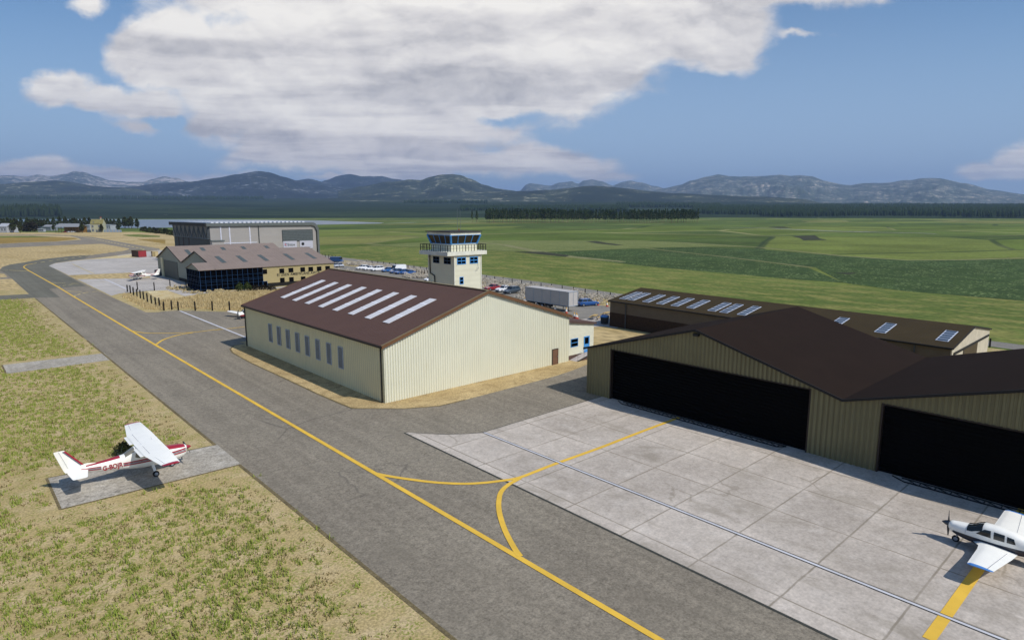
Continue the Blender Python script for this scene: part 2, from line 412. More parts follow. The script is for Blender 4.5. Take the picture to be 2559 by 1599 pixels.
# meadow beyond the fence and the crops behind it
s_, ox, oy = 1.7807, 1200, 560
def f6(p): return pxs(p, s_, ox, oy)
fence_road_out = [(108, -60), (112.8, 18), (116.1, 91), (120.4, 122), (125, 199), (125.9, 246), (128, 300)]
meadow = fence_road_out+f6([(-800, 118), (-500, 98), (-200, 106), (100, 121), (300, 125), (430, 150), (600, 172), (750, 190), (1100, 220), (1370, 245), (1900, 300)])+[at2(2650, 760), (330, -60)]
sheet('meadow', meadow, .03, M_lawn)
sheet('crop_field', f6([(300, 127), (520, 118), (730, 112), (850, 122), (1100, 150), (1460, 195), (1620, 262), (1370, 245), (1100, 220), (750, 190), (600, 172), (430, 150)]), .045, M_crop)
sheet('crop_field', f6([(760, 108), (980, 103), (1250, 112), (1600, 143), (1900, 163), (2440, 156)])+[at2(2660, 648), at2(2660, 760)]+f6([(1900, 300), (1620, 262), (1490, 193), (1100, 146)]), .045, M_crop)
sheet('pasture', f6([(-500, 96), (-100, 72), (250, 74), (700, 73), (900, 82), (1240, 102), (980, 102), (740, 107), (520, 116), (300, 124), (100, 120), (-200, 105)]), .06, M_pale)
def strip(name, pts, w, z, m, px=True):
    pts = [Vector((*p, 0)) for p in pts]; L = []; Q = []
    for i, p in enumerate(pts):
        d = (pts[min(i+1, len(pts)-1)]-pts[max(i-1, 0)]).normalized(); nrm = Vector((-d.y, d.x, 0))
        ww = w[i] if isinstance(w, (list, tuple)) else w
        L.append(p+nrm*ww/2+Vector((0, 0, z))); Q.append(p-nrm*ww/2+Vector((0, 0, z)))
    return struct(MB().grid([L, Q]).build(name, m))
strip('track', f6([(735, 107), (840, 120), (1100, 148), (1300, 172), (1475, 194)]), 2.0, .07, M_track)
strip('track', f6([(-60, 78), (100, 92), (250, 122), (400, 146), (600, 165), (640, 170)]), [4, 5, 6, 6, 4, 2], .075, M_track)
strip('track', f6([(880, 82), (1250, 105), (1600, 142), (1900, 162), (2150, 160), (2440, 152), (2600, 150)]), 3.0, .08, M_track)
for pl in ([(470, 78), (520, 76), (560, 84), (640, 94), (600, 95), (520, 87)], [(1380, 54), (1490, 50), (1510, 64), (1545, 71), (1440, 73), (1420, 62)],
           [(150, 124), (280, 124), (400, 140), (380, 147), (240, 133)], [(1570, 216), (1680, 216), (1640, 226)], [(1280, 14), (1350, 12), (1390, 18), (1330, 19)]):
    sheet('bog', f6(pl), .09, M_bog)
strip('stream', f6([(1080, 15), (1300, 20), (1420, 26), (1600, 33), (1800, 38), (1960, 41), (2030, 45)]), [4, 9, 11, 12, 10, 8, 3], .12, M_salt)
strip('mud_flat', pxs([(960, 559), (1040, 556), (1080, 556.5), (1160, 555.5), (1200, 556)]), [8, 24, 30, 24, 8], .12, M_salt)

def water_mat():
    m, t, b, P, O = newmat('estuary_water')
    n = t.noise(t.scale3(P, (1, 1, 1)), .01, 4, .6)
    t.put(t.mix(n, lin('4f5d6b'), lin('74808c')), b.inputs['Base Color']); b.inputs['Roughness'].default_value = .35
    bm = t.node('ShaderNodeBump'); bm.inputs['Strength'].default_value = .35; bm.inputs['Distance'].default_value = .3
    t.put(t.noise(P, .25, 4, .6), bm.inputs['Height']); t.put(bm.outputs[0], b.inputs['Normal'])
    return m
sheet('water', pxs([(-200, 570), (0, 569), (200, 570), (345, 570), (440, 569), (640, 566), (790, 562), (950, 559), (960, 557), (800, 551.5), (640, 549.5), (480, 548.5), (330, 549), (240, 548), (100, 545.8), (0, 545), (-200, 545)]), .15, water_mat())

# hills: each range is a real relief at its own distance
def rock_mat(name, base, mid, rock, amount, sc_=1.0):
    m, t, b, P, O = newmat(name)
    n1 = t.noise(t.scale3(P, (1, 1, 2.2)), .0016*sc_, 6, .62, .4); n2 = t.noise(t.scale3(P, (1, 1, 2)), .012*sc_, 5, .68)
    k = t.mix(t.mapr(n1, .38, .62), lin(base), lin(mid))
    k = t.mix(t.mapr(t.math('ADD', t.math('MULTIPLY', n1, .35), t.math('MULTIPLY', n2, .65)), .60-amount, .67-amount, 0, .9), k, lin(rock))
    t.put(k, b.inputs['Base Color']); b.inputs['Roughness'].default_value = 1; b.inputs['Specular IOR Level'].default_value = 0
    return m
def interp(prof, x):
    if x <= prof[0][0]: return prof[0][1]
    for (a, b), (c, d) in zip(prof, prof[1:]):
        if x <= c:
            k = (x-a)/(c-a); k = k*k*(3-2*k)*.55+k*.45; return b+(d-b)*k
    return prof[-1][1]
def hills(name, prof, D, m, foot=.6, rough=.05, step=3.0, power=1.25, rows=26, back=.18):
    x0, x1 = prof[0][0], prof[-1][0]; nx = int((x1-x0)/step)+1; V = []
    for j in range(rows+5):
        t_ = j/rows
        for i in range(nx):
            x = x0+(x1-x0)*i/(nx-1); y = interp(prof, x); d = ray(x, y); hl = math.hypot(d.x, d.y)
            H = CAM_H+D*d.z/hl; ed = min(1, (i+.0)/12, (nx-1-i)/12)
            ax, ay = d.x/hl, d.y/hl
            H = H+noise.fractal(Vector((ax*D*.0022, ay*D*.0022, 3.1)), .9, 2, 4)*H*.03
            if t_ <= 1:
                r = D*(foot+(1-foot)*t_)
                g = noise.fractal(Vector((ax*r*.0011, ay*r*.0011, D)), .8, 2.1, 5)
                h = H*t_**power*(1+g*rough*4*(1-t_)*1.0)-6*(1-t_)-25*(1-t_)**8
                g2 = noise.fractal(Vector((ax*r*.0045, ay*r*.0045, D+7)), .9, 2.1, 4); h += (abs(g)*1.6+abs(g2)*.9)*H*rough*math.sin(t_*math.pi)
                h = min(h, CAM_H+(H-CAM_H)*r/D*.985) if t_ < .98 and H > 40 else h
            else:
                q = (t_-1)*rows/4; r = D*(1+back*q); h = H*(1-q)**1.5
            V.append((ax*r, ay*r, h))
    rws = rows+5
    F = [(j*nx+i, j*nx+i+1, (j+1)*nx+i+1, (j+1)*nx+i) for j in range(rws-1) for i in range(nx-1)]
    o = big_mesh(name, V, F, m); o.data.polygons.foreach_set('use_smooth', [True]*len(F)); return struct(o)
def sa(pts, s_=2.689, ox=0, oy=400): return [(ox+x/s_, oy+y/s_) for x, y in pts]
PL = dict(base='39452f', mid='4c5540', rock='b3aaa2', amount=.03)
M_palehill = rock_mat('pale_heath_hill', '3d4638', '5d6154', 'c9bcb2', .10)
M_darkhill = rock_mat('cloud_shaded_heather', '232a29', '343b38', '84858a', .05)  # heather with the clouds' shadow over these hills darkened into its colours
M_midhill = rock_mat('mid_moor_hill', '2a322b', '434a3c', '97947f', .05)
M_crag = rock_mat('crag_hill', '434d46', '5a635a', 'bfafa0', .065, 2.2)
hills('mountain', sa([(-300, 120), (-100, 115), (0, 108), (80, 104), (180, 112), (250, 98), (330, 108), (430, 95), (500, 80), (560, 82), (640, 105), (740, 135), (860, 148), (950, 148), (1020, 125), (1110, 110), (1180, 122), (1260, 145), (1400, 165), (1600, 210)]), 17000, M_palehill)
hills('foothill', sa([(-300, 175), (-100, 165), (0, 162), (180, 150), (360, 143), (480, 148), (620, 170), (760, 184), (900, 190), (1100, 230), (1250, 262)]), 9000, M_midhill, foot=.7)
hills('mountain', sa([(560, 262), (700, 205), (900, 178), (1080, 158), (1250, 147), (1450, 125), (1580, 95), (1680, 78), (1740, 73), (1800, 82), (1900, 112), (1990, 137), (2120, 165), (2250, 190), (2420, 215), (2700, 262)]), 10000, M_darkhill, foot=.66)
hills('mountain', sa([(1850, 200), (1950, 142), (2070, 128), (2180, 150), (2300, 190), (2450, 262)]), 12000, M_darkhill)
hills('mountain', [(x*1.05744, y*1.05744) for x, y in [(735, 445), (770, 426), (800, 416), (826, 412), (850, 417), (880, 416), (900, 414.5), (930, 422), (970, 430), (1030, 440), (1100, 460)]], 13000, M_darkhill)
hills('mountain', sa([(-420, 210), (-250, 176), (-100, 150), (0, 139), (60, 131), (140, 133), (200, 115), (280, 98), (350, 92), (400, 99), (470, 125), (560, 165), (650, 192), (750, 206), (900, 240), (1000, 270)], ox=1000), 8000, M_midhill, foot=.62, rough=.06)
hills('mountain', sa([(740, 240), (800, 210), (850, 166), (880, 157), (950, 168), (1010, 171), (1080, 151), (1150, 148), (1195, 164), (1235, 140), (1290, 132), (1350, 142), (1430, 172), (1500, 147), (1540, 141), (1620, 155), (1700, 175), (1780, 192), (1850, 200), (2000, 250)], ox=1000), 16000, M_crag, rough=.09)
hills('foothill', sa([(-700, 275), (-300, 250), (300, 232), (600, 214), (820, 209), (1000, 200), (1150, 186), (1300, 178), (1420, 181), (1550, 195), (1700, 212), (1850, 224), (2100, 236), (2420, 245), (2700, 262), (2850, 290)], ox=1000), 6500, M_midhill, foot=.7, power=1.1)
hills('mountain', sa([(-300, 250), (-150, 205), (0, 180), (80, 145), (200, 112), (260, 108), (360, 115), (500, 118), (640, 112), (860, 105), (920, 112), (1020, 150), (1150, 176), (1200, 179), (1300, 166), (1480, 160), (1600, 145), (1710, 130), (1830, 135), (2000, 165), (2200, 210), (2420, 242), (2600, 270), (2900, 310)], 2.817, 1700), 13000, M_crag, rough=.09)
# the plain climbs gently behind the estuary
PLAIN = [(-500, 497), (0, 496), (400, 496), (1000, 498), (1500, 499), (1800, 503), (2300, 508), (3100, 512)]
PF, PD = 2350.0, 7000.0
def plain_z(x, y):
    r = math.hypot(x, y); d = Vector((x, y, 0)).normalized(); k = d.dot(F0)
    if k < .2: return 0
    px = CX+FPX*d.dot(R0)/k*1.0/math.cos(PITCH)*.985
    e = ray(px, interp(PLAIN, px)); H = CAM_H+PD*e.z/math.hypot(e.x, e.y)
    return max(0.0, H*(r-PF)/(PD-PF))
V = []; nx, ny = 160, 30
for j in range(ny):
    r = PF*.96+(PD*1.25-PF)*j/(ny-1)
    for i in range(nx):
        a = YAW+R(56-112*i/(nx-1)); x, y = r*math.cos(a), r*math.sin(a)
        z = plain_z(x, y) if r < PD else plain_z(x*PD/r, y*PD/r)*(1-(r-PD)/PD*.8)
        V.append((x, y, z+(noise.fractal(Vector((x*.0009, y*.0009, 0)), 1, 2, 4)*14*min(1, max(0, (r-PF)/800)))-(.8 if j == 0 else 0)+.2))
F = [(j*nx+i, j*nx+i+1, (j+1)*nx+i+1, (j+1)*nx+i) for j in range(ny-1) for i in range(nx-1)]
def plain_mat():
    m, t, b, P, O = newmat('rising_plain')
    fw = t.scale3(P, (1, 1, 0), -YAW)                       # parcels lie across the valley
    vo = t.node('ShaderNodeTexVoronoi'); t.put(t.scale3(fw, (.0035, .0012, 0)), vo.inputs['Vector']); vo.inputs['Scale'].default_value = 1
    sp = t.n.new('ShaderNodeSeparateColor'); t.put(vo.outputs['Color'], sp.inputs[0])
    n1 = t.noise(P, .004, 4, .6); n2 = t.noise(t.scale3(fw, (.02, .006, 0)), 1, 4, .7)
    k = t.mix(sp.outputs[0], lin('242e22'), lin('3a4633')); k = t.mix(t.mapr(n1, .4, .7, 0, .7), k, lin('242f22'))
    k = t.mix(t.mapr(n2, .66, .72, 0, .7), k, lin('a09c88'))
    t.put(k, b.inputs['Base Color']); b.inputs['Roughness'].default_value = 1; b.inputs['Specular IOR Level'].default_value = 0
    return m
o = big_mesh('hills', V, F, plain_mat()); o.data.polygons.foreach_set('use_smooth', [True]*len(F)); struct(o)

# far woods that read as one mass
M_fir = mat('far_fir', '27351f', .95, var=.35, scale=.05, spec=.05)
M_fir2 = mat('mid_fir', '26311c', .95, var=.3, scale=.12, spec=.05)
def wood(name, label, polyfn, count, h, m, kinds=6):
    V, F = [], []; pos = polyfn(count)
    for (x, y, z) in pos:
        H = h*random.uniform(.7, 1.2); w = H*random.uniform(.13, .2); a0 = random.random()*6; o = len(V)
        for lev, (rr, hh) in enumerate(((1, .12), (.72, .55))):
            for i in range(kinds):
                a = a0+2*math.pi*i/kinds+lev*.5; q = w*rr*random.uniform(.7, 1.25); V.append((x+q*math.cos(a), y+q*math.sin(a), z+H*hh*random.uniform(.9, 1.1)))
        V.append((x+random.uniform(-.5, .5), y, z+H))
        for i in range(kinds):
            j = (i+1) % kinds
            F += [(o+i, o+j, o+kinds+i), (o+j, o+kinds+j, o+kinds+i), (o+kinds+i, o+kinds+j, o+2*kinds)]
    ob = big_mesh(name, V, F, m); ob['label'] = label; ob['category'] = 'forest'; return struct(ob, 'stuff')
def band(x0, x1, r0f, r1f):
    def fn(n):
        out = []
        while len(out) < n:
            px = random.uniform(x0, x1); e = ray(px, 520); L = math.hypot(e.x, e.y); k = random.random()
            r = r0f(px)+(r1f(px)-r0f(px))*k; x, y = e.x/L*r, e.y/L*r
            out.append((x, y, plain_z(x, y)-.5))
        return out
    return fn
wood('forest', 'wide dark conifer forest below the crags on the right', band(1730, 2700, lambda x: 2480+60*math.sin(x*.012)+(160 if x < 1900 else 0), lambda x: 4300+500*math.sin(x*.006)), 9000, 24, M_fir)
wood('forest', 'dark blue conifer belt behind the pine wood', band(1150, 1570, lambda x: 3000, lambda x: 3500), 2200, 24, M_fir)
wood('forest', 'conifer belt joining the pine wood to the right forest', band(1540, 1800, lambda x: 3700, lambda x: 4400), 1100, 26, M_fir)
wood('forest', 'green wood on the far shore at the left edge', band(-60, 150, lambda x: 2500, lambda x: 2850), 420, 34, M_fir2)
wood('forest', 'thin line of trees on the far plain at left', band(-60, 660, lambda x: 6100, lambda x: 6500), 1500, 34, M_fir)
wood('forest', 'low belt of trees below the round dark hill', band(1010, 1220, lambda x: 4700, lambda x: 5100), 420, 26, M_fir)
# ------------------------------------------------------------------ paving
def paving_mat(name, stops, speck=14.0, amp=.35, joints=None, stain=None, jcol='6e675c', ribs=False, rough=.9):
    m, t, b, P, O = newmat(name)
    n1 = t.noise(P, .09, 5, .6, .3); n2 = t.noise(P, .7, 4, .6); n3 = t.noise(P, speck, 3, .75); n4 = t.noise(P, speck*.35, 2, .6)
    a, c, d = [lin(x) for x in stops]
    k = t.mix(t.mapr(n1, .38, .62), a, c); k = t.mix(t.mapr(n2, .5, .72, 0, .55), k, d)
    sp = t.math('ADD', t.math('MULTIPLY', n3, .65), t.math('MULTIPLY', n4, .35))
    k = t.vmath('SCALE', k, scale=t.mapr(sp, .32, .68, 1-amp, 1+amp, False)).outputs[0]
    if stain:
        ns = t.noise(t.scale3(P, (1, .55, 1)), .42, 5, .65, .6)
        k = t.mix(t.mapr(ns, .48, .74, 0, .55), k, lin(stain))
    if joints:
        sep = t.n.new('ShaderNodeSeparateXYZ'); t.put(P, sep.inputs[0]); fac = None
        wob = t.math('MULTIPLY', t.math('SUBTRACT', t.noise(P, .8, 3), .5), .10)
        for ax, (o0, s0, w0) in enumerate(joints):
            q = t.math('ABSOLUTE', t.math('WRAP', t.math('ADD', t.math('SUBTRACT', sep.outputs[ax], o0), wob), s0/2, -s0/2))
            f1 = t.mapr(q, w0*.5, w0*1.5, .85, 0)
            k = t.vmath('SCALE', k, scale=t.mapr(q, .15, 1.25, 1.045, .985)).outputs[0]
            fac = f1 if fac is None else t.math('MAXIMUM', fac, f1)
        fac = t.math('MULTIPLY', fac, t.mapr(t.noise(P, .5, 3), .3, .6, .55, 1))
        k = t.mix(fac, k, lin(jcol))
    if joints:                                                 # each slab was cast a little lighter or darker
        sp3 = t.n.new('ShaderNodeSeparateXYZ'); t.put(P, sp3.inputs[0]); cc = t.n.new('ShaderNodeCombineXYZ')
        for ax, (o0, s0, w0) in enumerate(joints): t.put(t.math('FLOOR', t.math('DIVIDE', t.math('SUBTRACT', sp3.outputs[ax], o0), s0)), cc.inputs[ax])
        wn = t.n.new('ShaderNodeTexWhiteNoise'); wn.noise_dimensions = '2D'; t.put(cc.outputs[0], wn.inputs['Vector'])
        k = t.vmath('SCALE', k, scale=t.mapr(wn.outputs['Value'], 0, 1, .93, 1.05, False)).outputs[0]
        nc = t.node('ShaderNodeTexVoronoi', feature='DISTANCE_TO_EDGE'); t.put(t.vmath('ADD', P, t.vmath('SCALE', t.noise(P, .9, 4), scale=1.2).outputs[0]).outputs[0], nc.inputs['Vector']); nc.inputs['Scale'].default_value = .16
        k = t.mix(t.math('MULTIPLY', t.mapr(nc.outputs['Distance'], .004, .016, .5, 0), t.mapr(t.noise(P, .13, 2), .52, .62)), k, lin(jcol))
        no = t.noise(P, 1.1, 3, .7); k = t.mix(t.mapr(no, .66, .76, 0, .35), k, lin('6f675a'))
    else:                                                      # lane wear, old seams and repairs along the strip
        lw = t.noise(t.scale3(P, (.9, .02, 1)), 1.0, 3, .6); k = t.vmath('SCALE', k, scale=t.mapr(lw, .3, .7, .90, 1.09)).outputs[0]
        nc = t.node('ShaderNodeTexVoronoi', feature='DISTANCE_TO_EDGE'); t.put(t.vmath('ADD', P, t.vmath('SCALE', t.noise(P, .7, 4), scale=2.0).outputs[0]).outputs[0], nc.inputs['Vector']); nc.inputs['Scale'].default_value = .10
        k = t.mix(t.math('MULTIPLY', t.mapr(nc.outputs['Distance'], .003, .012, .45, 0), t.mapr(t.noise(P, .06, 2), .50, .60)), k, lin('55504a'))
        no = t.noise(P, .8, 3, .7); k = t.mix(t.mapr(no, .68, .78, 0, .3), k, lin('5b564c'))
    if ribs:
        sep2 = t.n.new('ShaderNodeSeparateXYZ'); t.put(P, sep2.inputs[0])
        s = t.math('SINE', t.math('MULTIPLY', sep2.outputs[1], 2*math.pi/.17))
        k = t.vmath('SCALE', k, scale=t.mapr(s, -1, 1, .985, 1.01, False)).outputs[0]
    t.put(k, b.inputs['Base Color']); b.inputs['Roughness'].default_value = rough; b.inputs['Specular IOR Level'].default_value = .2
    bm = t.node('ShaderNodeBump'); bm.inputs['Strength'].default_value = .35; bm.inputs['Distance'].default_value = .02
    t.put(n3, bm.inputs['Height']); t.put(bm.outputs[0], b.inputs['Normal'])
    return m
M_asph = paving_mat('weathered_asphalt', ('887f70', '81786a', '8e8576'), 7.5, .46, stain='756d60')
M_asph2 = paving_mat('newer_asphalt', ('6d6a5e', '676458', '757266'), 9, .18)
M_park = paving_mat('parking_asphalt', ('88837a', '7f7a72', '938e86'), 9, .2, stain='736e66')
M_conc = paving_mat('apron_concrete', ('bdb2a6', 'afa498', 'c7bdb2'), 5, .24, joints=((37.5, 4.38, .05), (21.1, 4.51, .05)), stain='8f8576', ribs=True, jcol='857b6c')
M_conc2 = paving_mat('old_apron_concrete', ('b9b2ab', 'b0a9a2', 'c0b9b2'), 6, .1, joints=((33.0, 5.2, .05), (180.0, 5.2, .05)), stain='a19a92')
M_pad = paving_mat('parking_pad', ('aaa295', '9d9588', 'bfb8ad'), 7, .5, stain='8a8272')
M_edge = mat('asphalt_seam', '3d3e38', .9, var=.3, scale=3)
M_soil = soil_mat('soil_edge', ('6f6348', '7a6c4e', '5e543e'), s=(.3, 1.5, 8))
def paint_mat(name, col, wear='8a8070'):
    m, t, b, P, O = newmat(name); n = t.noise(P, 6, 5, .75); n2 = t.noise(P, .5, 3, .6)
    k = t.mix(t.mapr(n, .60, .74, 0, .6), lin(col), lin(wear)); k = t.vmath('SCALE', k, scale=t.mapr(n2, .3, .7, .9, 1.08)).outputs[0]
    t.put(k, b.inputs['Base Color']); b.inputs['Roughness'].default_value = .75
    return m
M_yel = paint_mat('yellow_line_paint', 'e0b43e', 'b98f3a'); M_wht = paint_mat('white_line_paint', 'c9c7cb'); M_pyel = paint_mat('pale_line_paint', 'd9c27a')

z7 = lambda *p: pxs(p, 4, 0, 620); z1 = lambda *p: pxs(p, 4, 900, 1000); z6 = lambda *p: pxs(p, 4, 540, 700)
q1 = lambda *p: pxs(p, 3.78, 0, 380); q3 = lambda *p: pxs(p, 6.05, 0, 520); q6 = lambda *p: pxs(p, 5.5, 280, 640)
q4 = lambda *p: pxs(p, 4, 1380, 880)
main = [(15.1, -90), (27.8, -90), (27.6, 9), (27.9, 44.4), (33, 39), (64, 39), (64, 51), (63, 120), (45, 121.5)]+q6((1617, 766), (1380, 762), (1146, 754), (912, 748), (715, 758), (640, 770), (470, 774))+[(28.0, 163), (28.2, 190)]
main += q1((460, 1075), (520, 1050), (640, 1032), (860, 1008), (1200, 965), (1400, 935), (1510, 925), (1505, 915))
main += q3((2420, 615), (2200, 580), (1800, 510), (1400, 440), (1080, 413), (850, 405), (0, 404), (-200, 404), (-200, 415), (0, 416), (800, 418), (1060, 425), (1180, 455), (1230, 480), (840, 508), (400, 522), (0, 543), (-200, 552), (-200, 612), (0, 606), (600, 578), (1100, 555), (1540, 542), (1750, 575), (1950, 612), (1955, 625))
main += q1((1220, 918), (1180, 932), (1000, 955), (760, 985), (540, 1015), (350, 1040), (160, 1060), (60, 1080), (0, 1108), (-80, 1150), (-80, 1165), (0, 1148), (40, 1150), (70, 1180))+z7((0, 295), (0, 312), (120, 308), (290, 460))
main += z7((0, 475), (-60, 478), (-60, 520), (0, 518), (345, 498))
sheet('taxiway', main, .020, M_asph)
# newer surface on the bend and on the side strip
sheet('taxiway_surface', z7((-60, 478), (290, 460), (120, 308), (60, 255), (0, 225), (20, 190), (100, 165), (235, 145), (420, 112))+z7((700, 82), (900, 70), (850, 108), (560, 148), (490, 175), (860, 380), (560, 400), (490, 410), (600, 492), (345, 498), (-60, 520)), .024, M_asph2)
sheet('dry_island', z6((135, 690), (165, 660), (300, 636))+[(31.2, 93.5), (66, 93.5), (66, 44.5), (52, 44.5)]+q4((350, 125), (200, 185), (0, 250))+z1((1050, -2), (950, 28), (800, 58), (640, 76), (450, 86), (200, 88))+z6((1700, 1285), (1500, 1287), (1360, 1283), (1250, 1240), (1000, 1132), (700, 990), (350, 830), (165, 728)), .028, M_verge)
sheet('yard_grass', [(62.9, 47), (80.5, 47), (80.5, 66), (62.9, 73)], .034, M_gold)
apron = z1((445, 328), (480, 319), (640, 334), (860, 344), (1050, 339), (1218, 328))+[(46.7, 40.05), (50.5, 40.05), (50.5, -40), (27.2, -40), (27.5, 9.1)]
sheet('apron', apron, .030, M_conc)
strip('apron_edge', [(27.93, 44.5), (27.72, 27), (27.45, 9), (27.1, -20)], .17, .036, M_edge)
strip('apron_edge', z1((460, 324), (640, 333), (860, 343), (1050, 338), (1218, 327))+[(46.7, 40.1), (48.6, 40.1)], .09, .036, M_edge)
sheet('parking_pad', [(4.05, 47.2), (15.15, 46.95), (15.15, 52.35), (4.05, 53.6)], .024, M_pad)
sheet('parking_pad', z7((20, 1170), (60, 1258), (1112, 1118), (1045, 1050)), .024, M_pad)
strip('soil_edge', [(4.0, 47.15), (9, 47.0), (15.1, 46.9)], .16, .027, M_soil); strip('soil_edge', [(4.0, 53.65), (9, 53.0), (15.1, 52.4)], .14, .027, M_soil)
strip('soil_edge', [(4.0, 47.1), (4.0, 53.6)], .16, .0275, M_soil); strip('soil_edge', z7((20, 1170), (60, 1258)), .18, .027, M_soil)
strip('soil_edge', [(15.0, -60), (15.0, 46.9)], .22, .026, M_soil); strip('soil_edge', [(15.0, 52.4), (15.0, 84), (15.05, 110)], .22, .026, M_soil); strip('soil_edge', [(15.05, 113), (15.05, 172)], .22, .026, M_soil)
strip('soil_edge', z6((300, 634), (180, 655), (140, 690), (165, 728), (350, 830), (700, 990), (1000, 1132), (1250, 1240), (1360, 1283), (1700, 1285))+z1((450, 86), (800, 58), (1050, -2)), .22, .032, M_soil)
# aprons by the mauve hangars
ap2 = q1((460, 1075), (520, 1052), (640, 1035), (860, 1012), (1300, 998), (1520, 985))+[(82, 300), (82, 214), (49.0, 214), (49.0, 158), (80, 158), (80, 152)]+q6((1380, 500), (1000, 552), (900, 520), (760, 470), (480, 480))+q6((380, 490), (100, 515), (0, 545))+q1((1050, 1358), (640, 1160))
sheet('apron', ap2, .032, M_conc2)
sheet('apron', q1((1100, 978), (1400, 938), (1510, 926), (1700, 950), (1700, 985), (1300, 997)), .031, M_conc2)
sheet('grass_strip', q1((650, 1165), (900, 1155), (1230, 1140), (1400, 1150), (1420, 1190), (1180, 1195), (720, 1202)), .038, M_gold)
sheet('grass_strip', q1((790, 1016), (1000, 995), (1290, 958), (1292, 996), (1100, 1003)), .038, M_sand)
sheet('sand_patch', q6((480, 485), (760, 472), (880, 520), (1000, 555), (860, 600), (680, 612), (560, 555)), .042, M_sand)
sheet('car_park', [(62, 73.2), (99, 73.2), (98.6, 80), (99.3, 110), (101.5, 125), (104.2, 150), (106, 165), (107.8, 190), (107, 212), (82, 214), (80.6, 160), (63, 132), (59, 95), (66, 93)], .022, M_park)
sheet('picnic_slab', [(72, 63.5), (81.2, 63.5), (92.5, 66), (92.5, 73.1), (72, 73.1)], .026, M_conc2)
sheet('perimeter_road', [(107.6, -60), (108.0, 18), (109.3, 62), (109.9, 88), (113.6, 136), (118.2, 190), (119.7, 248), (121, 300)]+fence_road_out[::-1], .035, M_park)
# painted lines
def smooth(pts, k=6):
    P = [Vector((*p, 0)) for p in pts]; out = []
    for i in range(len(P)-1):
        a, b, c, d = P[max(i-1, 0)], P[i], P[i+1], P[min(i+2, len(P)-1)]
        for j in range(k):
            u = j/k; out.append(.5*((2*b)+(c-a)*u+(2*a-5*b+4*c-d)*u*u+(3*b-a-3*c+d)*u**3))
    out.append(P[-1]); return [(p.x, p.y) for p in out]
def dashes(name, pts, w, z, m, on, off):
    P = [Vector((*p, 0)) for p in smooth(pts, 10)]; acc = 0; seg = [P[0]]; mb = MB()
    def flush(s):
        if len(s) < 2: return
        L, Q = [], []
        for i, p in enumerate(s):
            d = (s[min(i+1, len(s)-1)]-s[max(i-1, 0)]).normalized(); nn = Vector((-d.y, d.x, 0)); L.append(p+nn*w/2+Vector((0, 0, z))); Q.append(p-nn*w/2+Vector((0, 0, z)))
        mb.grid([L, Q])
    drawing = True
    for a, b in zip(P, P[1:]):
        L = (b-a).length; pos = 0
        while pos < L:
            lim = on if drawing else off; st = min(lim-acc, L-pos); pos += st; acc += st; q = a.lerp(b, pos/L)
            if drawing: seg.append(q)
            if acc >= lim-1e-6:
                if drawing: flush(seg)
                drawing = not drawing; acc = 0; seg = [q]
    if drawing: flush(seg)
    return struct(mb.build(name, m))
strip('centre_line', [(21.7, -60), (21.68, 40), (21.65, 110)]+z7((735, 485), (580, 390), (290, 228), (245, 200), (235, 188), (262, 170), (330, 156)), .35, .046, M_yel)
strip('lead_in_line', smooth(z1((150, 735), (300, 765), (500, 795), (750, 825), (1000, 838), (1200, 832), (1400, 810), (1580, 780))+z1((1750, 718), (1950, 640), (2420, 470))+q4((800, 833), (1270, 655))), .34, .050, M_yel)
strip('lead_in_line', smooth(z1((1600, 782), (1480, 850), (1410, 920), (1388, 1000), (1386, 1080), (1405, 1180), (1455, 1320), (1540, 1480))+pxs([(400, 680)], 4, 1200, 1221)), .34, .052, M_yel)
def z3_(*p): return pxs(p, 4, 1954, 1221)
strip('lead_in_line', z3_((1465, 1512), (1650, 1255), (1890, 915), (2420, 200)), .50, .050, M_yel)
strip('lead_in_line', smooth(z7((1320, 830), (1450, 850), (1650, 853), (1850, 848), (1950, 842), (2200, 812))+z6((0, 500), (280, 470), (420, 455))), .27, .050, M_yel)
strip('lead_in_line', smooth(z7((1562, 966), (1620, 925), (1700, 895), (1800, 868), (1930, 846))), .33, .052, M_yel)
strip('apron_line', [(33.0, 39.9), (32.95, 20), (32.75, -30)], .17, .054, M_wht); strip('line_edge', [(33.12, 39.9), (33.07, 20), (32.87, -30)], .05, .053, M_edge); strip('line_edge', [(32.88, 39.9), (32.83, 20), (32.63, -30)], .05, .053, M_edge)
strip('apron_line', z7((1800, 630), (2420, 880))+z6((300, 575), (330, 588)), .34, .054, M_wht); strip('apron_line', z7((1045, 310), (1270, 412)), .40, .054, M_wht)
dashes('dashed_line', z7((505, 350), (640, 352), (790, 356)), .28, .048, M_pyel, 4.5, 2.0); dashes('dashed_line', z7((580, 390), (640, 376), (740, 360)), .28, .050, M_pyel, 1.5, 1.0)
dashes('dashed_line', z7((660, 433), (780, 437), (885, 438)), .28, .048, M_pyel, 4.5, 2.0); dashes('dashed_line', z7((735, 484), (800, 460), (880, 443), (975, 434)), .30, .050, M_pyel, 2, .9)
dashes('dashed_line', z7((990, 434), (1200, 424), (1400, 414)), .2, .050, M_pyel, 1.2, 2.0); dashes('dashed_line', z7((840, 350), (1100, 335), (1500, 312)), .2, .050, M_pyel, 1.2, 2.4)
dashes('dashed_line', z7((330, 156), (420, 142), (600, 116), (800, 88), (1000, 60), (1200, 38), (1330, 26)), .45, .048, M_pyel, 3, 3)
dashes('dashed_line', q3((2080, 650), (2160, 630), (2168, 622), (2100, 605), (1950, 575), (1700, 525), (1450, 475), (1200, 430), (1070, 420), (850, 413)), .8, .048, M_pyel, 6, 5)
strip('dashed_line', z7((90, 222), (290, 232)), .4, .05, M_pyel); dashes('dashed_line', z7((0, 226), (90, 222)), .35, .05, M_pyel, 2, 2)
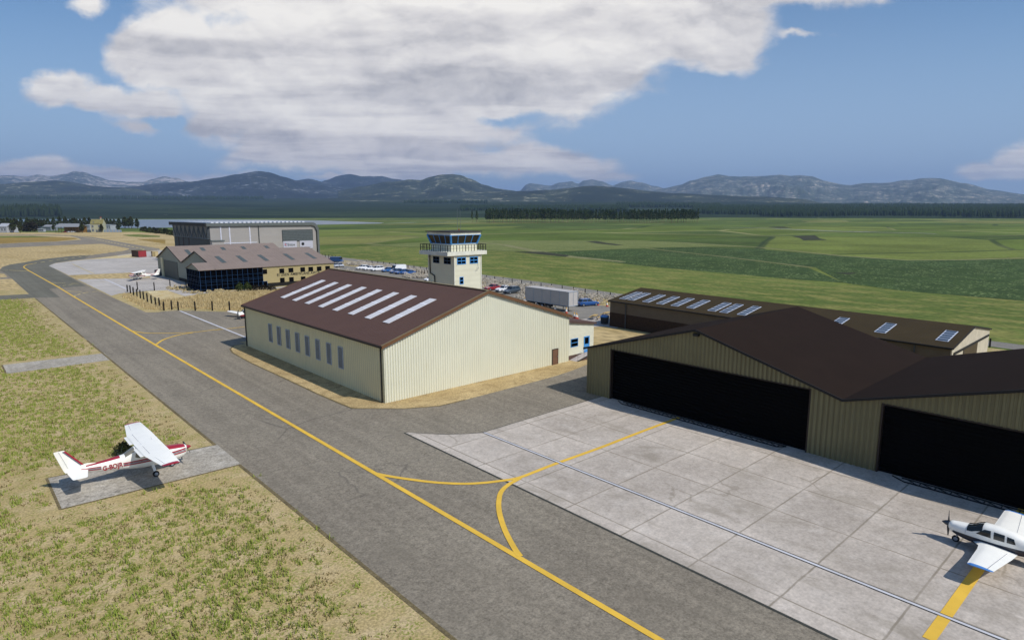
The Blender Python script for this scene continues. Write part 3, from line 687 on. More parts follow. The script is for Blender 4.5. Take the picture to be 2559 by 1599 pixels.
dashes('dashed_line', z7((725, 160), (830, 210), (940, 258)), .5, .055, M_pyel, .6, .9)

# ------------------------------------------------------------------ ground plants
def in_view(x, y, z=0, mg=520):
    d = Vector((x, y, z-CAM_H)); k = d.dot(_f)
    return k > 1 and -mg < CX+FPX*d.dot(_r)/k < 2559+mg and -mg < CY-FPX*d.dot(_u)/k < 1599+mg
def blades(pts, h0, h1, nb, spread, w):
    V, F = [], []
    for (x, y, k) in pts:
        for b in range(nb):
            a = random.random()*6.283; r = spread*math.sqrt(random.random())*k; bx, by = x+r*math.cos(a), y+r*math.sin(a)
            h = random.uniform(h0, h1)*k; a2 = random.random()*6.283; dx, dy = math.cos(a2)*w*k, math.sin(a2)*w*k; ln = h*.35; o = len(V)
            V += [(bx-dx, by-dy, .0), (bx+dx, by+dy, .0), (bx+random.uniform(-ln, ln), by+random.uniform(-ln, ln), h)]; F.append((o, o+1, o+2))
    return V, F
def leaf_mat(name, c1, c2, c3=None, sc_=.7):
    m, t, b, P, O = newmat(name); n = t.noise(P, sc_, 3, .6); n2 = t.noise(P, sc_*9, 2)
    k = t.mix(t.mapr(n, .35, .65), lin(c1), lin(c2))
    if c3: k = t.mix(t.mapr(n2, .5, .68), k, lin(c3))
    t.put(k, b.inputs['Base Color']); b.inputs['Roughness'].default_value = .85; b.inputs['Specular IOR Level'].default_value = .15
    b.inputs['Subsurface Weight'].default_value = 0
    return m
M_tuft = leaf_mat('tuft_green', '80903a', '8f9a48', 'a39e60')
M_tuftd = leaf_mat('tuft_brown', '75663f', '665c3c')
pad_a = [(3.6, 46.6), (15.2, 46.4), (15.2, 52.8), (3.6, 54.0)]; pad_b = z7((-20, 1150), (60, 1270), (1130, 1120), (1045, 1040))
def meadow_pts(n, x0, x1, y0, y1, thr, fade):
    out = []; tries = 0
    while len(out) < n and tries < n*30:
        tries += 1
        x, y = random.uniform(x0, x1), y0+(y1-y0)*random.random()**1.5
        if not in_view(x, y): continue
        if inside(pad_a, x, y) or inside(pad_b, x, y): 
            continue
        v = noise.noise(Vector((x*.11, y*.11, 1)))*.22+noise.noise(Vector((x*1.7, y*1.7, 5)))*.6
        edge = 15.0-x
        lim = thr+(max(0, fade-edge)/fade)*.55
        if min(abs(y-46.5), abs(y-53.5)) < 2.2 and x > 2: lim += .35
        if v > lim: out.append((x, y, random.uniform(.6, 1.25)))
    return out
tp = meadow_pts(28000, -60, 15.4, 8, 175, -.14, 4.2)
V, F = blades(tp, .10, .30, 7, .17, .034)
o = big_mesh('grass_tufts', V, F, M_tuft); tag(o, 'scattered green grass tufts in the dry field', 'grass', kind='stuff')
V, F = blades(meadow_pts(8500, -60, 14.8, 8, 175, -.3, 2.5), .05, .16, 8, .24, .034)
o = big_mesh('dead_grass_tufts', V, F, M_tuftd); tag(o, 'brown withered tufts among the green ones', 'grass', kind='stuff')
# tall golden grass behind the post fence
M_gg = leaf_mat('tall_dry_grass', 'c6b184', 'b29c6e', 'd6c69c', .5)
def fill(poly, n, k0=.7, k1=1.3):
    xs = [p[0] for p in poly]; ys = [p[1] for p in poly]; out = []
    while len(out) < n:
        x, y = random.uniform(min(xs), max(xs)), random.uniform(min(ys), max(ys))
        if inside(poly, x, y): out.append((x, y, random.uniform(k0, k1)))
    return out
gz = q6((500, 742), (140, 560), (190, 515), (300, 560), (560, 690), (690, 610), (900, 590), (1200, 545), (1500, 505), (1900, 480), (2240, 478))+[(62, 140), (52, 118)]+q6((1780, 745), (1380, 738), (912, 715), (715, 735))
V, F = blades(fill(gz, 4600), .2, .62, 8, .42, .06)
o = big_mesh('tall_grass', V, F, M_gg); tag(o, 'tall golden dry grass behind the black post fence', 'grass', kind='stuff')
M_scrub = leaf_mat('grey_scrub', 'a39a8b', 'b5ada0', '7d7060', .9)
def clumps(pts, h0, h1, n, r0, leaf):
    """low bushes: a dome of small leaf-sized faces each"""
    V, F = [], []
    for (x, y, k) in pts:
        H = random.uniform(h0, h1)*k; rr = r0*k*random.uniform(.8, 1.2)
        for i in range(n):
            a = random.random()*6.283; u = random.random(); q = math.sqrt(1-(u*.95)**2)*rr*random.uniform(.75, 1.05)
            p = Vector((x+q*math.cos(a), y+q*math.sin(a), .05+u*H)); s = leaf*random.uniform(.6, 1.4)
            e1 = Vector((random.uniform(-1, 1), random.uniform(-1, 1), random.uniform(-.6, .6))).normalized()*s; e2 = e1.orthogonal().normalized()*s*.8
            o = len(V); V += [p-e1, p+e2, p+e1, p-e2]; F.append((o, o+1, o+2, o+3))
    return V, F
sz = [(99.2, 74), (107.6, 74), (109, 88), (112.7, 136), (117.0, 190), (117.6, 215), (108.5, 215), (107.8, 190), (106, 165), (104.3, 150), (101.6, 125), (99.5, 110), (98.8, 86), (99.2, 80)]
pts = fill(sz, 900)+fill([(82, 160), (90, 158), (98, 188), (100, 206), (86, 210), (82, 200)], 120)+fill(pxs([(1575, 700), (1600, 668), (1790, 668), (2050, 690), (2050, 738), (1730, 738)], 7.5625, 800, 600), 60)+fill(pxs([(640, 380), (700, 352), (800, 345), (800, 420), (730, 418)], 6.54, 1190, 690), 14)
V, F = clumps(pts, .5, 1.05, 34, .75, .16)
o = big_mesh('scrub', V, F, M_scrub); tag(o, 'band of pale grey leafless scrub along the car park fence', 'scrub', kind='stuff')
V, F = clumps(fill(q6((730, 450), (1000, 410), (1190, 500), (1260, 520), (1190, 545), (900, 480)), 42)+fill(q6((1280, 490), (1480, 470), (1640, 485), (1500, 510), (1300, 510)), 22), .25, .6, 26, .5, .14)
o = big_mesh('low_planting', V, F, leaf_mat('straw_planting', 'b9a67c', '6f6144', 'd0c298', 1.5)); tag(o, 'sparse straw coloured planting at the foot of the glass front', 'plants', kind='stuff')
# ------------------------------------------------------------------ buildings
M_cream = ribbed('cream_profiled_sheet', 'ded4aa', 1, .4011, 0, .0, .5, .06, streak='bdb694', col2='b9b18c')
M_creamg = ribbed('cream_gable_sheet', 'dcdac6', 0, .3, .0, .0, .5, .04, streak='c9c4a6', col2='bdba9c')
M_roofbr = ribbed('brown_roof_sheet', '583d33', 1, .42, .5, .03, .85, .10, streak='574540', col2='574741')
M_trim = mat('brown_trim', '6b4b30', .6, var=.1); M_trimtop = mat('weathered_verge', '7b6d52', .8, var=.15)
M_dkbrown = mat('dark_brown_metal', '2e2319', .6); M_black = mat('black_pipe', '0f0f10', .5); M_gapb = mat('black_void', '050505', .9)
M_skyl = ribbed('white_rooflight_sheet', 'd2d0d2', 1, .21, .5, .02, .7, .05); M_skylbar = mat('rooflight_lap', 'eceaf0', .5)
M_blue = mat('blue_paint', '468fd0', .45, var=.08); M_dkblue = mat('dark_blue_paint', '1f4f7e', .45)
M_pane = glass('dark_pane', '030303', .6, 0.02); M_wframe = mat('pale_window_frame', 'a9b2bf', .5); M_louv = mat('louvre_grey', '747676', .8)
M_brickd = mat('dark_brick', '5a463f', .9, var=.3, scale=4); M_brownd = mat('brown_door', '6d4f3d', .6)
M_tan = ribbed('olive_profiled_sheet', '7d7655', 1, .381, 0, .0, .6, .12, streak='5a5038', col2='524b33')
M_roofdk = ribbed('dark_roof_sheet', '281f1a', 1, .3, .35, .02, .9, .10, spec=.04); M_roofdkx = ribbed('dark_roof_sheet_b', '281f1a', 0, .3, .35, .02, .9, .10, spec=.04)
M_edgeblk = mat('dark_verge', '1d1a18', .7)
def slats_mat():
    return ribbed('black_roller_door', '040404', 2, .28, .6, .03, .8, .2, spec=.05)
M_slat = slats_mat()
M_concr = mat('ramp_concrete', 'b3aaa6', .9, var=.12, scale=3); M_steel = mat('galvanised_rail', '9aa0a6', .4, .6)

def corr_wall(mb, axis, w, out, u0, u1, bot, top, period=.4, depth=.06, m=0):
    """trapezoid-ribbed sheet standing at `w`, ribs across u"""
    us, ds = [], []; k = 0; u = u0
    pat = ((0, 0), (.38, 0), (.5, 1), (.88, 1))
    n = max(1, round((u1-u0)/period)); per = (u1-u0)/n
    for i in range(n):
        for a, d in pat: us.append(u0+(i+a)*per); ds.append(d*depth)
    us.append(u1); ds.append(0)
    lo, hi = [], []
    for u, d in zip(us, ds):
        q = w+out*d
        lo.append((u, q, bot(u)) if axis == 0 else (q, u, bot(u))); hi.append((u, q, top(u)) if axis == 0 else (q, u, top(u)))
    mb.grid([lo, hi], m)
def prism_y(mb, sec, y0, y1, m=0): return mb.extrude([(x, y0, z) for x, z in sec], (0, y1-y0, 0), m)
def prism_x(mb, sec, x0, x1, m=0): return mb.extrude([(x0, y, z) for y, z in sec], (x1-x0, 0, 0), m)
def on_slope(px, py, axis, c0, z0, s):
    """line of sight met with the roof plane z = z0 + s*(coord - c0)"""
    d = ray(px, py); t = (z0-s*c0-CAM_H)/(d.z-s*d[axis]); return Vector((d.x*t, d.y*t, CAM_H+d.z*t))
def plate(mb, quad, th, m=0):
    q = [Vector(p) for p in quad]; nn = (q[1]-q[0]).cross(q[3]-q[0]).normalized()
    if nn.z < 0 or (abs(nn.z) < .01 and nn.y > 0): nn = -nn
    return mb.extrude([p+nn*.01 for p in q], nn*th, m)

# --- main cream hangar with the brown roof
T = thing('hangar', 'large cream ribbed metal hangar with brown roof and eight white rooflights', 'hangar', (31.2, 53, 0))
X0, X1, Y0, Y1, ZE, ZR, XR = 31.2, 57.8, 53.0, 90.3, 5.75, 9.95, 44.5
SL = (ZR-ZE)/(XR-X0)
topx = lambda x: ZE+(x-X0)*SL if x < XR else ZR-(x-XR)*(ZR-ZE)/(X1-XR)
b = MB(); corr_wall(b, 1, X0, -1, Y0, Y1, lambda u: 0, lambda u: ZE, .40, .03, 0)
b.box(X0+.02, X1, Y1-.1, Y1, 0, ZE, 0).box(X1-.1, X1, Y0+.1, Y1-.1, 0, ZE, 0)
b.extrude([(X0, Y1-.1, ZE), (X1, Y1-.1, ZE), (XR, Y1-.1, ZR)], (0, .1, 0), 0)
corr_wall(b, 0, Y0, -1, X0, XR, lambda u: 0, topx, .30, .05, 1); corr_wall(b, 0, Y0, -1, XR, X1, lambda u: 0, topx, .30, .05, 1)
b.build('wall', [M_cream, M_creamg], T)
b = MB(); oe = .28; z_e = ZE-oe*SL+.06
prism_y(b, [(X0-oe, z_e), (XR, ZR+.06), (X1+oe, z_e), (X1+oe, z_e+.12), (XR, ZR+.18), (X0-oe, z_e+.12)], Y0-.22, Y1+.22)
roof = b.build('roof', M_roofbr, T)
b = MB()
for ys in (Y0-.30, Y1+.222):
    prism_y(b, [(X0-oe-.06, z_e-.16), (XR, ZR-.10), (X1+oe+.06, z_e-.16), (X1+oe+.06, z_e+.16), (XR, ZR+.22), (X0-oe-.06, z_e+.16)], ys, ys+.078)
b.each('verge_trim', M_trim, T)
b = MB(); prism_y(b, [(X0-oe-.1, z_e+.165), (XR, ZR+.225), (X1+oe+.1, z_e+.165), (X1+oe+.1, z_e+.19), (XR, ZR+.25), (X0-oe-.1, z_e+.19)], Y0-.32, Y0-.12)
b.box(XR-.25, XR+.25, Y0-.1, Y1+.2, ZR+.185, ZR+.235); b.build('ridge_cap', M_trimtop, T)
b = MB().box(X0-oe-.14, X0-oe-.002, Y0-.2, Y1+.2, z_e-.10, z_e+.08); b.build('gutter', M_dkbrown, T)
for yy in (Y0+.35, Y1-.35): MB().tube((X0-.14, yy, 0), (X0-.14, yy, z_e-.1), .075, n=8).build('downpipe', M_black, T)
for k in range(8):
    y0 = 81.72-k*2.766; 
    fr = MB()
    for (a, c, d, e) in ((y0-1.05, y0+.02, 4.27, 4.34), (y0-1.05, y0+.02, 1.93, 2.0), (y0-1.05, y0-.99, 2.0, 4.27), (y0-.04, y0+.02, 2.0, 4.27)): fr.box(X0-.12, X0-.02, a, c, d, e)
    w = fr.build('window', M_wframe, T)
    MB().box(X0-.075, X0-.06, y0-.99, y0-.04, 2.0, 4.27).build('pane', M_louv, w)
    lb = MB()
    for j in range(4): lb.box(X0-.10, X0-.076, y0-.90+j*.25, y0-.82+j*.25, 2.0, 4.27)
    lb.each('bar', mat('window_bar', '8f9494', .6), w) if k == 0 else lb.each('bar', bpy.data.materials['window_bar'], w)
sk = lambda x, y: on_slope(580+x/4.3196, 650+y/4.3196, 0, X0, ZE+.18, SL)
xb = sum(sk(*p).x for p in ((520, 402), (578, 410), (1608, 675), (1690, 690)))/4; xt = sum(sk(*p).x for p in ((965, 215), (1030, 220), (2130, 420), (2213, 435)))/4
ya, yb = sk(550, 405).y, sk(1650, 682).y
for k in range(8):
    yc = ya+(yb-ya)*k/7; hw = .62; rz = lambda x: ZE+.19+(x-X0)*SL
    b = MB(); plate(b, [(xb, yc-hw, rz(xb)), (xt, yc-hw, rz(xt)), (xt, yc+hw, rz(xt)), (xb, yc+hw, rz(xb))], .04)
    s = b.build('rooflight', M_skyl, T); b = MB()
    for q in (1/3.6, 1/1.95, 1/1.28):
        xx = xb+(xt-xb)*q; plate(b, [(xx-.09, yc-hw, rz(xx-.09)+.045), (xx+.09, yc-hw, rz(xx+.09)+.045), (xx+.09, yc+hw, rz(xx+.09)+.045), (xx-.09, yc+hw, rz(xx-.09)+.045)], .015)
    b.each('lap_strip', M_skylbar, s)
dr = MB().box(54.82, 55.75, Y0-.10, Y0-.065, 0.02, 1.92).build('door', M_brownd, T)
b = MB().box(54.74, 54.82, Y0-.12, Y0-.0, 0, 2.0).box(55.75, 55.83, Y0-.12, Y0, 0, 2.0).box(54.82, 55.75, Y0-.12, Y0, 1.92, 2.0); b.build('door_frame', M_dkbrown, dr)
MB().box(55.60, 55.68, Y0-.16, Y0-.1, .95, 1.05).build('handle', M_steel, dr)

# --- annex with blue door, brick plinth and ramp
AY = 53.35; AX0 = 57.86; AX1 = on_y(1400+1050/12.6, 830, AY)[0]
zl = on_y(1400+255/12.6, 800+58/12.6, AY)[1]; zr = on_y(1400+1055/12.6, 800+98/12.6, AY)[1]
T = thing('annex', 'small pale clapboard annex with blue door at the corner of the cream hangar', 'building', (AX0, AY, 0))
M_clap = ribbed('cream_clapboard', 'd8d6c2', 2, .16, .5, .02, .6, .05)
PB = on_y(1400+235/12.6, 800+1130/12.6, AY)[1]
MB().box(AX0, AX1, AY, 72, 0, PB).build('plinth', M_brickd, T)
prism_y(MB(), [(AX0, PB), (AX1, PB), (AX1, zr), (AX0, zl)], AY-.02, 71.98).build('wall', M_clap, T)
prism_y(MB(), [(AX0, zl+.0), (AX1+.25, zr-.04), (AX1+.25, zr+.16), (AX0, zl+.2)], AY-.2, 72.2).build('roof', M_roofbr, T)
b = MB(); prism_y(b, [(AX0, zl-.06), (AX1+.28, zr-.1), (AX1+.28, zr+.18), (AX0, zl+.22)], AY-.26, AY-.203); b.build('fascia', mat('annex_fascia', '54403a', .7), T)
wx0, wz1 = on_y(1400+325/12.6, 800+600/12.6, AY); wx1, wz0 = on_y(1400+550/12.6, 800+818/12.6, AY); wz0 = on_y(1400+325/12.6, 800+855/12.6, AY)[1]
def win_y(parent, x0, x1, z0, z1, Y, frame, pane, bars=1, vbars=0, fw=.06, d=.05):
    f = MB().box(x0, x1, Y-d, Y, z0, z0+fw).box(x0, x1, Y-d, Y, z1-fw, z1).box(x0, x0+fw, Y-d, Y, z0+fw, z1-fw).box(x1-fw, x1, Y-d, Y, z0+fw, z1-fw)
    for i in range(bars):
        zc = z0+(z1-z0)*(i+1)/(bars+1); f.box(x0+fw, x1-fw, Y-d+.005, Y, zc-fw*.6, zc+fw*.6)
    for i in range(vbars):
        xc = x0+(x1-x0)*(i+1)/(vbars+1); f.box(xc-fw*.4, xc+fw*.4, Y-d+.01, Y, z0+fw, z1-fw)
    w = f.build('window', frame, parent); MB().box(x0+fw*.5, x1-fw*.5, Y-d*.5, Y-.004, z0+fw*.5, z1-fw*.5).build('pane', pane, w); return w
def win_x(parent, y0, y1, z0, z1, X, frame, pane, bars=1, vbars=0, fw=.06, d=.05):
    f = MB().box(X-d, X, y0, y1, z0, z0+fw).box(X-d, X, y0, y1, z1-fw, z1).box(X-d, X, y0, y0+fw, z0+fw, z1-fw).box(X-d, X, y1-fw, y1, z0+fw, z1-fw)
    for i in range(bars):
        zc = z0+(z1-z0)*(i+1)/(bars+1); f.box(X-d+.005, X, y0+fw, y1-fw, zc-fw*.5, zc+fw*.5)
    for i in range(vbars):
        yc = y0+(y1-y0)*(i+1)/(vbars+1); f.box(X-d+.01, X, yc-fw*.4, yc+fw*.4, z0+fw, z1-fw)
    w = f.build('window', frame, parent); MB().box(X-d*.5, X-.004, y0+fw*.5, y1-fw*.5, z0+fw*.5, z1-fw*.5).build('pane', pane, w); return w
win_y(T, wx0, wx1, wz0, wz1, AY-.03, M_blue, M_pane, 1)
dx0 = on_y(1400+740/12.6, 850, AY)[0]; dx1 = on_y(1400+912/12.6, 850, AY)[0]; dz1 = on_y(1400+740/12.6, 800+520/12.6, AY)[1]; dz0 = on_y(1400+740/12.6, 800+1010/12.6, AY)[1]
d_ = MB().box(dx0, dx1, AY-.08, AY-.025, dz0, dz1).build('door', M_blue, T)
MB().box(dx0+.13, dx1-.2, AY-.095, AY-.081, dz0+(dz1-dz0)*.53, dz1-.13).build('pane', M_pane, d_)
MB().box(dx1-.14, dx1-.09, AY-.13, AY-.081, dz0+.95, dz0+1.08).build('handle', M_steel, d_)
T = thing('ramp', 'concrete access ramp with brick side and metal handrails below the blue door', 'ramp', (AX0+.7, AY-1.4, 0))
rx0 = AX0+.55; rx1 = dx0-.1; RZ = dz0-.03
b = MB().extrude([(rx0, AY-1.35, .0), (rx1, AY-1.35, RZ), (rx1+2.2, AY-1.35, RZ), (rx1+2.2, AY-1.35, .0)], (0, .12, 0)); b.build('side_wall', M_brickd, T)
b = MB().extrude([(rx0-.1, AY-1.22, .03), (rx1, AY-1.22, RZ), (rx1+2.2, AY-1.22, RZ), (rx1+2.2, AY-1.22, RZ-.12), (rx1, AY-1.22, RZ-.12), (rx0+.1, AY-1.22, .0)], (0, 1.16, 0)); b.build('deck', M_concr, T)
b = MB().extrude([(rx0-.05, AY-1.38, .06), (rx1, AY-1.38, RZ+.04), (rx1+2.2, AY-1.38, RZ+.04), (rx1+2.2, AY-1.38, RZ-.04), (rx1, AY-1.38, RZ-.04), (rx0+.05, AY-1.38, .0)], (0, .14, 0)); b.build('edge_strip', M_black, T)
b = MB()
for yy in (AY-1.3,):
    pts = [(rx0+.1, yy, .1), ((rx0+rx1)/2, yy, RZ*.5+.05), (rx1, yy, RZ), (rx1+2.0, yy, RZ)]
    for p in pts: b.tube(p, (p[0], p[1], p[2]+.95), .025, n=6)
    for a, c in zip(pts, pts[1:]): b.tube((a[0], a[1], a[2]+.95), (c[0], c[1], c[2]+.95), .025, n=6)
b.build('handrail', M_steel, T)

# --- twin dark roofed hangar
HX = 48.83
zb = on_y(1992.6, 768.6, 29.5); HB = zb[0]
T = thing('hangar', 'twin gabled dark roofed hangar with two black roller doors facing the apron', 'hangar', (HX, 17, 0))
def hz_top(y):
    y = y if y >= 17.0 else 34.0-y
    return 4.72+(42.15-y)*(8.3-4.72)/12.6 if y > 29.55 else 8.3-(29.55-y)*(8.3-4.72)/12.55
D1, D2, DT = (19.47, 38.93), (-5.1, 14.3), 5.08
b = MB(); nul = lambda u: 0; dtop = lambda u: DT
for (a, c, bt) in ((D1[1], 42.15, nul), (29.55, D1[1], dtop), (D1[0], 29.55, dtop), (17, D1[0], nul), (D2[1], 17, nul), (4.45, D2[1], dtop), (D2[0], 4.45, dtop), (-8.1, D2[0], nul)):
    corr_wall(b, 1, HX, -1, a, c, bt, hz_top, .38, .06)
b.box(HX+.02, HB, 42.05, 42.15, 0, 4.72).box(HX+.02, HB, -8.1, -8.0, 0, 4.72)
for (a, c, r) in ((42.15, 17, 29.55), (17, -8.1, 4.45)): b.extrude([(HB-.1, a, 0), (HB-.1, c, 0), (HB-.1, c, 4.72), (HB-.1, r, 8.3), (HB-.1, a, 4.72)], (.1, 0, 0))
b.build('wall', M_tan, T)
for (dr_, nm) in ((D1, 0), (D2, 1)):
    d_ = MB().box(HX+.28, HX+.4, dr_[0], dr_[1], 0.03, DT).build('roller_door', M_slat, T)
    b = MB().box(HX-.075, HX+.28, dr_[1]-.001, dr_[1]+.12, 0, DT+.1).box(HX-.075, HX+.28, dr_[0]-.12, dr_[0]+.001, 0, DT+.1).box(HX-.075, HX+.28, dr_[0], dr_[1], DT, DT+.1); b.build('door_frame', M_dkbrown, d_)
    b = MB(); ya_, yb_ = dr_[0]+1.5, dr_[1]-1.6
    for zz in (.06,):
        b.tube((HX-.04, ya_, zz+.02), (HX-.04, yb_, zz+.02), .05, n=6); b.tube((HX-.62, ya_+.5, zz), (HX-.62, yb_-.3, zz), .06, n=6)
        nq = 17
        for i in range(nq):
            y_a = ya_+.5+(yb_-ya_-.8)*i/nq; y_b = y_a+(yb_-ya_-.8)/nq
            b.tube((HX-.62, y_a, zz), (HX-.04, y_a, zz+.02), .035, n=5); b.tube((HX-.62, y_a, zz), (HX-.04, y_b, zz+.02), .035, n=5)
        b.tube((HX-.04, yb_+.6, zz), (HX-.62, yb_-.3, zz), .05, n=6); b.tube((HX-.04, ya_, zz), (HX-.62, ya_+.5, zz), .05, n=6)
    b.build('bottom_truss', M_black, d_)
b = MB(); th = .1
prism_x(b, [(42.45, 4.70), (29.55, 8.36), (17, 4.80), (4.45, 8.36), (-8.4, 4.70), (-8.4, 4.70+th), (4.45, 8.36+th), (17, 4.80+th), (29.55, 8.36+th), (42.45, 4.70+th)], HX-.22, HB+.2)
b.build('roof', M_roofdkx, T)
b = MB(); prism_x(b, [(42.48, 4.62), (29.55, 8.28), (17, 4.73), (4.45, 8.28), (-8.43, 4.62), (-8.43, 4.83), (4.45, 8.49), (17, 4.93), (29.55, 8.49), (42.48, 4.83)], HX-.285, HX-.222); b.build('verge_trim', M_edgeblk, T)
ly, lz = on_x(1400+1295/3.78, 680+592/3.78, HX); MB().box(HX-.3, HX-.07, ly-.28, ly+.28, lz-.1, lz+.12).build('lamp', M_black, T)

# --- long low shed with panes on the roof (the ground falls a little to its right end)
def tilt(mb):
    mb.v = [(x, y, z-max(0, 65.5-y)*.0084*min(1, z/2)) for x, y, z in mb.v]; return mb
T = thing('long_shed', 'long low olive roofed shed with dark lower walls and a row of roof panes', 'shed', (81.37, 17.7, 0))
SX0, SX1, SY0, SY1, SE, SR, SXR = 81.37, 98.6, 17.7, 65.5, 4.28, 5.62, 90.0
SS = (SR-SE)/(SXR-SX0)
M_shedw = mat('shed_render', '5e564b', .9, var=.08); M_shedb = mat('shed_dark_brick', '2f2116', .9, var=.35, scale=3); M_shedroof = ribbed('olive_roof_sheet', '3c311c', 1, .3, .25, .02, .8, .14, spec=.15)
M_shedcr = mat('shed_cream', 'c0b6a2', .8); M_brickp = mat('mottled_brick', 'a08c64', .9, var=.3, scale=8, dirt='8a4a3a')
tilt(MB().box(SX0, SX1, SY0+.12, SY1, 2.36, SE)).build('wall', M_shedw, T)
tilt(MB().box(SX0-.03, SX1+.03, SY0+.12, SY1+.03, 0, 2.36)).build('plinth', M_shedb, T)
b = MB().box(SX0, SX1, SY0, SY0+.118, .9, SE); prism_y(b, [(SX0, SE), (SX1, SE), (SXR, SR)], SY0, SY0+.118); tilt(b).build('gable', M_shedcr, T)
tilt(MB().box(SX0-.01, SX1+.01, SY0-.02, SY0+.117, 0, .9)).build('brick_base', M_brickp, T)
b = MB().box(SX0+.6, SX1-.4, SY0-.09, SY0-.001, 3.42, 3.68); tilt(b).build('door_track', M_edgeblk, T)
d_ = tilt(MB().box(86.2, 92.6, SY0-.07, SY0-.021, .05, 3.45)).build('sliding_door', mat('olive_door', '4a3d26', .8), T)
b = MB(); prism_y(b, [(SX0-.25, SE-.03), (SXR, SR+.02), (SX1+.25, SE-.03), (SX1+.25, SE+.07), (SXR, SR+.12), (SX0-.25, SE+.07)], SY0-.1, SY1+.25); tilt(b).build('roof', M_shedroof, T)
b = MB().box(SX0-.37, SX0-.251, SY0-.1, SY1+.25, SE-.14, SE+.06); tilt(b).build('gutter', M_black, T)
b = MB(); prism_y(b, [(SX0-.25, SE-.12), (SXR, SR-.07), (SX1+.25, SE-.12), (SX1+.25, SE+.08), (SXR, SR+.13), (SX0-.25, SE+.08)], SY0-.16, SY0-.101); tilt(b).build('verge_trim', M_edgeblk, T)
for yy in (62.2, 21.3): tilt(MB().tube((SX0-.13, yy, 0.02), (SX0-.13, yy, SE-.1), .09, n=8)).build('downpipe', mat('grey_downpipe', '3b4148', .5), T)
M_solar = mat('blue_grey_pane', '35414f', .3, var=.15); M_solfr = mat('pane_frame', 'c3c9d6', .5)
r4 = lambda x, y: on_slope(1400+x/3.78, 680+y/3.78, 0, SX0, SE+.1-.1, SS); r5 = lambda x, y: on_slope(1960+x/3.78, 680+y/3.78, 0, SX0, SE+.1-.36, SS)
pq = [(r4, 625, 246, 788, 179), (r4, 705, 255, 866, 187), (r4, 838, 274, 1000, 205), (r4, 970, 290, 1129, 222), (r4, 1104, 309, 1266, 237), (r4, 1251, 329, 1412, 254), (r4, 1450, 354, 1611, 277), (r4, 1560, 369, 1719, 290), (r4, 1722, 392, 1883, 311), (r5, 500, 482, 624, 410), (r5, 918, 563, 1048, 460), (r5, 1498, 639, 1614, 528)]
for fn, ax, ay_, bx, by in pq:
    p, q = fn(ax, ay_), fn(bx, by); yc = (p.y+q.y)/2; xa, xc = 82.6, 87.3; hw = .62
    if fn is r5: xa, xc = 83.0, 87.0
    rz = lambda x, o=0: SE+.1+(x-SX0)*SS+o
    b = MB(); 
    b.extrude([(xa, yc-hw, rz(xa, .005)), (xc, yc-hw, rz(xc, .005)), (xc, yc+hw, rz(xc, .005)), (xa, yc+hw, rz(xa, .005))], (0, 0, .05)); s = tilt(b).build('roof_pane', M_solfr, T); b = MB()
    for i in range(5):
        u0, u1 = xa+(xc-xa)*(i+.1)/5, xa+(xc-xa)*(i+.9)/5
        b.extrude([(u0, yc-hw+.1, rz(u0, .056)), (u1, yc-hw+.1, rz(u1, .056)), (u1, yc+hw-.1, rz(u1, .056)), (u0, yc+hw-.1, rz(u0, .056))], (0, 0, .012))
    tilt(b).each('pane', M_solar, s)

# --- control tower
T = thing('control_tower', 'pale square control tower with blue framed glazed cab behind the cream hangar', 'tower', (63.4, 84, 0))
M_tow = ribbed('tower_boarding', 'd6d3bd', 2, .9, .35, .015, .6, .06, streak='c6c0a0'); M_towtrim = mat('tower_white_trim', 'd9d7c8', .6)
TX0, TX1, TY0, TY1, TZ = 63.38, 69.1, 84.0, 91.4, 11.55
MB().box(TX0, TX1, TY0, TY1, 0, TZ).build('shaft', M_tow, T)
b = MB()
for x, y in ((TX0, TY0), (TX1, TY0), (TX0, TY1)): b.box(x-.07, x+.07, y-.07, y+.07, 0, TZ-.02)
b.each('corner_trim', M_towtrim, T)
BX0, BX1, BY0, BY1 = 61.75, 70.15, 83.65, 91.75
MB().box(BX0, BX1, BY0, BY1, TZ, 12.2).build('balcony', M_towtrim, T)
KX0, KX1, KY0, KY1 = 63.45, 68.95, 84.9, 90.5; UX0, UX1, UY0, UY1 = 62.95, 69.3, 84.3, 91.0
MB().box(KX0, KX1, KY0, KY1, 12.2, 13.38).build('cab_base', M_tow, T)
zc0, zc1 = 13.38, 14.9
lo = [(KX0, KY0), (KX1, KY0), (KX1, KY1), (KX0, KY1)]; hi = [(UX0, UY0), (UX1, UY0), (UX1, UY1), (UX0, UY1)]
def cabp(i, f, z): 
    j = (i+1) % 4; k = (z-zc0)/(zc1-zc0)
    a = Vector((*lo[i], zc0)).lerp(Vector((*hi[i], zc1)), k); c = Vector((*lo[j], zc0)).lerp(Vector((*hi[j], zc1)), k)
    return a.lerp(c, f)
M_cabgl = glass('cab_glass', '2a2619', .12, .3)
b = MB(); fr = MB(); ins = Vector(((KX0+KX1)/2, (KY0+KY1)/2, 14.1))
cabf = None
for i in range(4):
    fr.tube(cabp(i, 0, zc0), cabp(i, 0, zc1), .19, n=6)
    for f in (.25, .5, .75): fr.tube(cabp(i, f, zc0), cabp(i, f, zc1), .075, n=5)
    for z in (zc0+.04, zc1-.04): fr.tube(cabp(i, 0, z), cabp(i, 1, z), .06, n=5)
cabf = fr.build('cab_frame', M_blue, T)
for i in range(4):
    q = [cabp(i, .03, zc0+.02), cabp(i, .97, zc0+.02), cabp(i, .97, zc1-.02), cabp(i, .03, zc1-.02)]
    nn = (q[1]-q[0]).cross(q[3]-q[0]).normalized(); MB().extrude([p-nn*.02 for p in q], nn*.02).build('window', M_cabgl, T)
MB().box(UX0-.02, UX1+.02, UY0-.02, UY1+.02, zc1, 15.36).build('fascia', M_towtrim, T)
